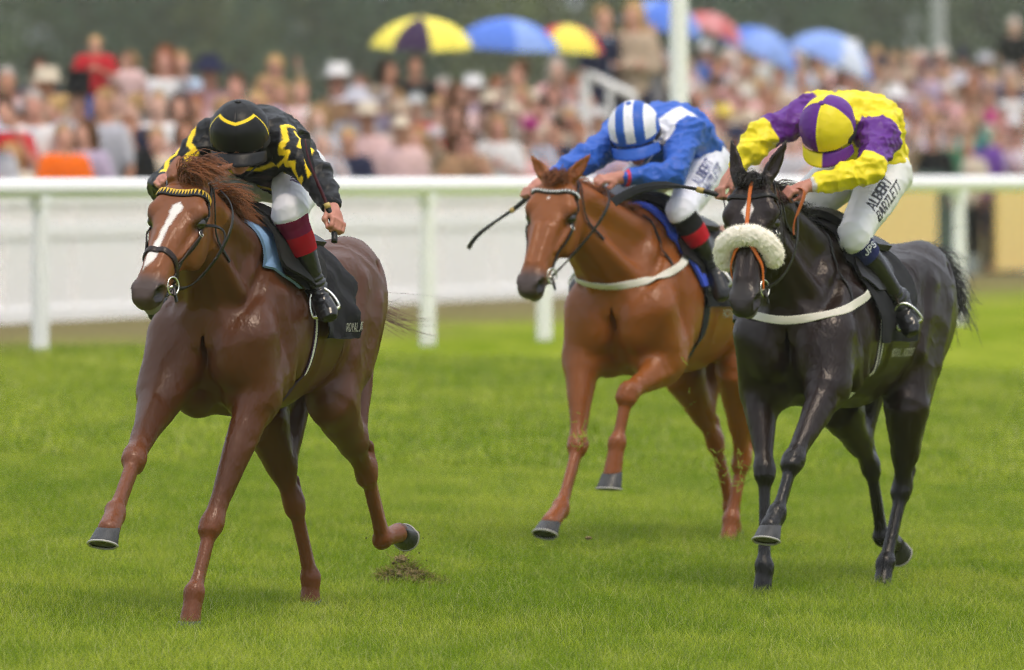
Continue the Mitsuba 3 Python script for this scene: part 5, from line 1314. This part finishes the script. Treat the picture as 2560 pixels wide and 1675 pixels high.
    for s in (-1, 1):
        put('chin_strap', strap(spline([hp(.0, s * .095, -.03), hp(.03, s * .078, -.09), hp(.07, s * .03, -.135)], 12), np.tile(lf * s, (12, 1)), .012, .003), 'leather', hk, M, 40, look.get('strapc', V(.02, .02, .02)))
    return R

def seg_dist(P2, pts):
    d = np.full(len(P2), 9.0)
    for a, b in zip(pts[:-1], pts[1:]):
        a, b = np.asarray(a, float), np.asarray(b, float); ab = b - a
        t = np.clip(((P2 - a) @ ab) / (ab @ ab), 0, 1); d = np.minimum(d, np.linalg.norm(P2 - a - t[:, None] * ab, axis=1))
    return d
def limb_t(v, a, b):
    ab = b - a; t = (v - a) @ ab / (ab @ ab); return t, np.linalg.norm(v - a - t[:, None] * ab, axis=1)
def paint(c, col, w):
    return lerp(c, np.asarray(col, float), np.clip(w, 0, 1))

# ---- first jockey: black with yellow zigzags
YEL = V(.86, .60, .02)
def jacket1(R, v, n):
    c = np.tile(V(.0085, .0085, .0095), (len(v), 1))
    J = R.J
    for q, s in (('L', 1), ('R', -1)):
        t, r = limb_t(v, J['sh' + q], J['el' + q]); ax = unit(J['el' + q] - J['sh' + q]); ref = ortho(ax, V(.9, 0, .35)); bi = np.cross(ax, ref)
        d = v - J['sh' + q]; ang = np.arctan2(d @ bi, d @ ref) * s
        P2 = np.stack([ang * .065, t * .29], 1); on = (r < .125) & (t > -.1) & (t < 1.1)
        z = [(-.12, .02), (-.055, .028), (-.02, .10), (.03, .115), (.012, .15), (.055, .165), (.03, .20), (.10, .24), (.055, .27), (.13, .255)]
        z2 = [(-.16, .07), (-.10, .06), (-.085, .12), (-.04, .16), (-.08, .19), (-.02, .235), (.02, .30)]
        w = np.maximum(sstep(.0135, .010, seg_dist(P2, z)), sstep(.0125, .009, seg_dist(P2, z2)))
        c = paint(c, YEL, w * on)
    x = v - R.mid; lat = x[:, 1]; zz = (v[:, 2] - 1.70)
    P2 = np.stack([lat, zz + .12 * np.abs(lat)], 1)
    z3 = [(-.2, -.02), (-.13, -.045), (-.05, -.04), (.02, -.07), (.08, -.05), (.13, -.03), (.15, .0), (.2, .02)]
    c = paint(c, YEL, sstep(.007, .004, seg_dist(P2, z3)) * (n[:, 2] < .4) * (v[:, 0] > -.25))
    z4 = [(-.2, .03), (-.06, .01), (.06, .02), (.12, .05), (.16, .035), (.22, .08)]
    return paint(c, YEL, sstep(.008, .005, seg_dist(P2, z4)) * (n[:, 2] < .3) * (v[:, 0] > -.2))
def cap1(th, g):
    c = np.tile(V(.009, .009, .010), th.shape + (1,))
    gd = np.degrees((g + np.pi) % (2 * np.pi) - np.pi); td = np.degrees(th)
    line = 52 - 9 * (np.abs(gd) / 60) + np.maximum(0, np.abs(gd) - 60) * 2.2
    w = sstep(3.4, 2.4, np.abs(td - line)) * (np.abs(gd) < 92) * (td < 92)
    return c * (1 - w[..., None]) + YEL * w[..., None]
tilt = lambda deg, yaw, roll=0: (lambda cr, fa: (cr, fa))(V(math.sin(math.radians(deg)) * math.cos(math.radians(yaw)) - math.sin(math.radians(roll)) * math.sin(math.radians(yaw)), math.sin(math.radians(deg)) * math.sin(math.radians(yaw)) + math.sin(math.radians(roll)) * math.cos(math.radians(yaw)), math.cos(math.radians(deg))), V(math.cos(math.radians(yaw)), math.sin(math.radians(yaw)), 0))
cr, fa = tilt(22, 14, 0)
P1 = dict(pelvis=V(-.36, .0, 1.735), hipL=V(-.30, .10, 1.70), hipR=V(-.30, -.10, 1.70), knL=V(.12, .225, 1.542), knR=V(.10, -.20, 1.54), anL=V(.01, .292, 1.255), anR=V(-.02, -.30, 1.25), toeL=V(.085, .365, 1.165), toeR=V(.08, -.34, 1.16),
    deltoid=(.07, .065, .07), shL=V(.05, .135, 1.835), shR=V(.05, -.125, 1.835), elL=V(.149, .355, 1.684), haL=V(.328, .495, 1.530), elR=V(.20, -.27, 1.64), haR=V(.385, -.20, 1.672), head=V(.235, .062, 1.845), crown=cr, face=fa, nL=V(.5, .85, .1), kL=V(-.3, -.1, 1), nR=V(.2, -.6, .8), kR=V(0, .8, .4), hump=.045)
R1 = jockey(P1, M1, 'person in black silks with yellow zigzags and a black cap, riding the left horse', dict(seed=3, jacket=jacket1, cap=cap1, button=V(.012, .012, .014), peak=lambda a: np.tile(V(.013, .013, .015), (len(a), 1)), fold=.010, capfold=.4,
    bands=[(.05, .27, V(.17, .012, .05), 'maroon_band'), (.27, .52, V(.36, .008, .016), 'red_band')], breeches=V(.70, .70, .76), cap_label='black cap with a thin yellow line'))

# ---- second jockey: royal blue, white epaulets, striped cap
BLU, WHT = V(.030, .105, .46), V(.74, .75, .80)
def jacket2(R, v, n):
    c = np.tile(BLU, (len(v), 1)); J = R.J
    for q, s in (('L', 1), ('R', -1)):
        a = J['sh' + q] + V(-.03, -s * .01, .08); b = R.nk + V(.05, s * .075, .0)
        t, r = limb_t(v, a, b); c = paint(c, WHT, sstep(.058, .052, r) * sstep(-.25, -.2, t) * sstep(1.5, 1.4, t) * (n[:, 2] > -.3))
        t, r = limb_t(v, J['el' + q], J['ha' + q]); c = paint(c, V(.55, .03, .06), sstep(.03, .022, np.abs(t - .74)) * (r < .07))
    return c
def cap2(th, g):
    y = np.sin(g) * np.sin(th)
    k = np.floor((y + .185) / .37).astype(int); w = ((k % 2) == 0).astype(float)
    w = np.where(np.degrees(th) > 94, 0.0, w)
    return WHT * w[..., None] + BLU * (1 - w[..., None])
cr, fa = tilt(27, 12, -7)
P2 = dict(pelvis=V(-.36, .06, 1.745), hipL=V(-.28, .15, 1.71), hipR=V(-.28, -.04, 1.71), knL=V(.17, .215, 1.50), knR=V(.14, -.17, 1.53), anL=V(.02, .30, 1.27), anR=V(.0, -.30, 1.26), toeL=V(.06, .36, 1.135), toeR=V(.08, -.33, 1.15),
    shL=V(.05, .18, 1.855), shR=V(.09, -.13, 1.83), elL=V(.277, .225, 1.672), haL=V(.50, .0, 1.648), elR=V(.36, -.185, 1.731), haR=V(.575, -.335, 1.613), head=V(.26, .025, 1.862), crown=cr, face=fa, nL=V(.4, .2, .9), kL=V(.6, .6, -.3), nR=V(.3, -.3, .9), kR=V(.5, -.6, -.4), hump=.08)
R2 = jockey(P2, M2, 'person in royal blue silks with a blue and white striped cap, riding the middle horse', dict(seed=13, jacket=jacket2, cap=cap2, button=BLU, peak=lambda a: np.tile(BLU, (len(a), 1)), fold=.013,
    bands=[(.05, .33, V(.015, .015, .017), 'black_band'), (.33, .58, V(.42, .01, .02), 'red_band')], breeches=V(.70, .71, .79), cap_label='blue and white striped cap', strapc=V(.6, .6, .6)))

# ---- third jockey: yellow and purple
YL3, PUR = V(.80, .66, .025), V(.105, .022, .22)
def jacket3(R, v, n):
    c = np.tile(YL3, (len(v), 1)); J = R.J
    for q in 'LR':
        t, r = limb_t(v, J['sh' + q], J['el' + q]); te, re = limb_t(v, J['el' + q], J['ha' + q])
        w = sstep(.115, .108, r) * sstep(-.02, .0, t + .02 * np.sin(20 * v[:, 0])) * sstep(.88, .86, t) * (1 - (te > .06) * (re < .06))
        c = paint(c, PUR, w)
        c = paint(c, V(.76, .76, .78), sstep(.80, .81, te) * (re < .07))
    return c
def cap3(th, g):
    q = np.floor((g + .12) / (np.pi / 2)).astype(int) % 2
    w = (q == 0).astype(float)
    return YL3 * .92 * w[..., None] + PUR * (1 - w[..., None])
cr, fa = tilt(43, 2, 0)
P3 = dict(pelvis=V(-.36, .10, 1.765), hipL=V(-.28, .19, 1.725), hipR=V(-.28, .0, 1.73), knL=V(.15, .185, 1.47), knR=V(.13, -.15, 1.52), anL=V(-.11, .305, 1.20), anR=V(-.05, -.30, 1.22), toeL=V(-.06, .365, 1.09), toeR=V(.04, -.34, 1.13),
    shL=V(.05, .275, 1.90), shR=V(.05, -.03, 1.99), elL=V(.303, .304, 1.752), haL=V(.50, .062, 1.672), elR=V(.281, -.18, 1.888), haR=V(.43, -.285, 1.691), head=V(.30, .125, 1.925), crown=cr, face=fa, nL=V(.5, -.1, .85), kL=V(.4, .8, -.3), nR=V(.3, -.4, .85), kR=V(.7, .5, 0), hump=.10)
R3 = jockey(P3, M3, 'person in yellow and purple silks with a quartered cap, riding the near-black horse', dict(seed=23, jacket=jacket3, cap=cap3, button=PUR, peak=lambda a: np.where((a < 0)[:, None], YL3, PUR), fold=.018, capfold=1.6, seams=2,
    bands=[(.10, .30, V(.02, .025, .09), 'navy_band')], breeches=V(.76, .76, .78), cap_label='cap quartered in yellow and purple'))

# ---- lettering on breeches and boot tops
def thigh_text(R, M, s, ht, t0, du, col, row=0, sq=1.0, bold=True):
    J = R.J; hip, kn = J['hipL'], J['knL']; a = unit(hip - kn); n = unit(V(.55, .8, .25)); n = unit(n - a * (n @ a)); up = np.cross(n, a)
    o = kn + a * t0 + up * du
    put('lettering', conform(R.Br, s, ht, o, a, up, .004, bold, .0012, sq), 'paint', R.key + '__breeches', M, False, col)
thigh_text(R3, M3, 'ALBERT', .044, .125, .006, V(.02, .02, .03)); thigh_text(R3, M3, 'BARTLETT', .044, .125, -.048, V(.02, .02, .03), sq=.86)
thigh_text(R2, M2, 'ALBERT', .045, .14, .01, V(.06, .07, .20)); thigh_text(R2, M2, 'BARTLETT', .045, .14, -.045, V(.06, .07, .20), sq=.86)
def band_text(R, M, s, ht, t0, col):
    J = R.J; kn, an = J['knL'], J['anL']; G = Field(); L = an - kn; G.cap(kn + L * .08, kn + L * .34, .069, .066)
    n = unit(V(.82, .56, .1)); up = ortho(n, -L); dx = np.cross(up, n)
    put('lettering', conform(G, s, ht, kn + L * t0 + n * .066 - dx * ht * .95, dx, up, .004, True, .0012), 'paint', R.key + '__boot', M, False, col)
band_text(R3, M3, 'JPS', .028, .27, V(.62, .64, .70))
thigh_text(R1, M1, 'ALBERT', .036, .13, .035, V(.12, .06, .16))

# ---- stirrups, reins, whips
def kit(h, R, sd):
    for q, s in (('L', 1), ('R', -1)):
        J = R.J; an, toe = J['an' + q], J['toe' + q]; ft = unit(toe - an); foot = an + (toe - an) * .72 + ortho(ft, an - J['kn' + q]) * .03
        stirrup(h, sd, foot, V(.03, s * .235, 1.40), unit(ft + V(.2, 0, 0)))
kit(H1, R1, sd1); kit(H2, R2, sd2); kit(H3, R3, sd3)
rein(H1, [H1.bits[1], H1.bits[1] + V(-.16, .045, .03), V(.72, .20, 1.45), V(.56, .14, 1.60), R1.grip['R'] + V(.02, .02, 0)])
rein(H1, [H1.bits[0], H1.bits[0] + V(-.18, -.05, .05), V(.70, -.09, 1.50), R1.grip['R']])
rein(H1, [H1.hd(.17, .10, -.09), H1.hd(.15, .15, -.13), H1.hd(.27, .15, -.17)], w=.012)
rein(H2, [H2.bits[1], H2.bits[1] + V(-.18, .05, .12), V(.72, .07, 1.50), R2.grip['L']])
rein(H2, [H2.bits[0], H2.bits[0] + V(-.15, -.05, .15), R2.grip['R']])
rein(H3, [H3.bits[1], H3.bits[1] + V(-.12, .07, .10), V(.66, .11, 1.50), R3.grip['L']])
rein(H3, [H3.bits[1] + V(-.2, .06, .22), V(.62, .10, 1.58), V(.55, .10, 1.66), R3.grip['L'] + V(.0, .0, .02)], ORANGE * .6, .02)
rein(H3, [H3.bits[0], H3.bits[0] + V(-.12, -.05, .12), R3.grip['R']])
def whip(pts, label, M, flap=.10, col=V(.012, .012, .013), mid=None, fw=.034, nrm=(1, .3, .2)):
    k = thing('riding_whip', label, 'whip'); p = spline(pts, 40)
    put('handle', tube(p[:15], np.linspace(.0125, .0105, 15), 10), 'leather', k, M, True, V(.012, .012, .012))
    put('shaft', tube(p[14:], np.linspace(.0075, .005, 26), 8), 'leather', k, M, True, col if mid is None else mid)
    put('collar', tube(p[13:16], .0125, 10), 'paint', k, M, True, V(.45, .33, .10))
    n = int(40 * (1 - flap / np.linalg.norm(np.diff(p, axis=0), axis=1).sum()))
    q = p[n - 1:]; w = np.interp(np.linspace(0, 1, len(q)), [0, .25, 1], [.012, .8 * fw, fw])
    nn = np.tile(V(*nrm), (len(q), 1))
    fk = put('flap', merge(strap(q, nn, w, .004), strap(q, -nn, w, .004)), 'leather', k, M, 40, V(.010, .010, .011))
    return k, p
g = R1.grip['L']
whip([g + V(.02, .01, -.05), g, V(.36, .43, 1.67), V(.35, .378, 1.83)], 'short black and dark red whip raised in the left jockey\'s hand', M1, .13, mid=V(.05, .006, .012), fw=.036, nrm=(.9, .4, .1))
g = R2.grip['R']
whip([g + V(.02, .03, .03), g, V(.62, -.48, 1.47), V(.62, -.635, 1.335)], 'thin black whip pointing down past the middle horse\'s ear', M2, .18, fw=.02)
g = R3.grip['R']
k, p = whip([g + V(-.05, .10, -.03), g, V(.46, -.55, 1.685), V(.50, -.755, 1.612)], 'long black whip held across the middle horse\'s neck', M3, .30, fw=.040)

# ---------------------------------------------------------------- torn-up turf and flying blades
rgn = np.random.default_rng(11)
def clod(c, r, seed, nb, label, grp=None):
    k = thing('turf_clod', label, 'turf clod', grp)
    m = trimesh.creation.icosphere(subdivisions=3); v = m.vertices * (1 + .9 * vnoise(m.vertices, 2.2, seed)[:, None] + .5 * vnoise(m.vertices, 6, seed + 1)[:, None]) * r + np.asarray(c)
    put('soil', (v, m.faces), 'matt', k, None, True, np.clip(V(.20, .155, .08) * (1 + 1.2 * vnoise(m.vertices, 5, seed + 2)[:, None]), .01, .4))
    if nb:
        q = np.random.default_rng(seed); d = unit(q.normal(size=(nb, 3)) + V(0, 0, .5)); mv, mf = hair(np.asarray(c) + d * np.asarray(r) * .8, d, d + V(0, 0, -.3), .055, .0017, 3, seed, .05, .1, .6)
        put('grass_tuft', (mv, mf), 'matt', k, None, True, np.repeat(np.where(q.uniform(size=(nb, 1)) < .5, V(.17, .22, .03), V(.25, .21, .08)), 12, 0))
for i, (u, v, s, nb, lb) in enumerate(((975, 1452, .040, 260, 'grassy clod at the left of the torn-up turf'), (1012, 1440, .050, 340, 'largest grassy clod in the middle of the torn-up turf'), (1048, 1462, .036, 240, 'low clod right of the largest one'), (1080, 1470, .040, 260, 'straw-coloured clod at the right end of the torn-up turf'),
        (1002, 1398, .017, 20, 'small dark clod flying above the torn-up turf'), (1471, 1345, .009, 0, 'tiny clod in the air below the middle horse'))):
    p = at(u, v, (42.6 if i < 4 else 42.3) if i < 5 else 43)
    clod(p, V(s * 1.45, s * 1.1, s * .85), 60 + i, nb, lb)
def flying(cs, label):
    vs, fs, N = [], [], 0
    for (u, v, su, sv, n, y) in cs:
        for _ in range(n):
            c = at(u + rgn.normal(0, su), v + rgn.normal(0, sv), y + rgn.normal(0, .12)); d = unit(rgn.normal(size=3)) * rgn.uniform(.010, .03); b = unit(np.cross(d, rgn.normal(size=3))) * .0016
            vs += [c - d - b, c - d + b, c + d + b, c + d - b]; fs.append([N, N + 1, N + 2, N + 3]); N += 4
    k = thing('flying_grass', label, 'grass'); labels[k]['kind'] = 'stuff'
    scene[k] = mikit.ply((np.array(vs), np.array(fs)), 'matt', smooth=False, color=np.tile(V(.26, .34, .05), (len(vs), 1)))
flying([(1452, 1075, 22, 28, 46, 45.6), (1815, 1165, 28, 26, 40, 44.4), (1860, 1195, 26, 22, 40, 44.2), (1730, 1030, 40, 60, 10, 45), (1500, 1290, 120, 70, 10, 44)], 'loose grass blades flying up around the legs of the middle horse')
vs, fs, N = [], [], 0
ic = trimesh.creation.icosphere(subdivisions=1)
for _ in range(26):
    p = at(1020 + rgn.normal(0, 60), 1400 + rgn.normal(0, 55), 42.4); vs.append(ic.vertices * rgn.uniform(.0015, .005) * rgn.uniform(.6, 1.4, 3) + p); fs.append(ic.faces + N); N += len(ic.vertices)
k = thing('flying_dirt', 'specks of dark dirt thrown up behind the leading horse', 'dirt'); labels[k]['kind'] = 'stuff'
scene[k] = mikit.ply((np.vstack(vs), np.vstack(fs)), 'matt', smooth=True, color=np.tile(V(.06, .045, .03), (N, 1)))
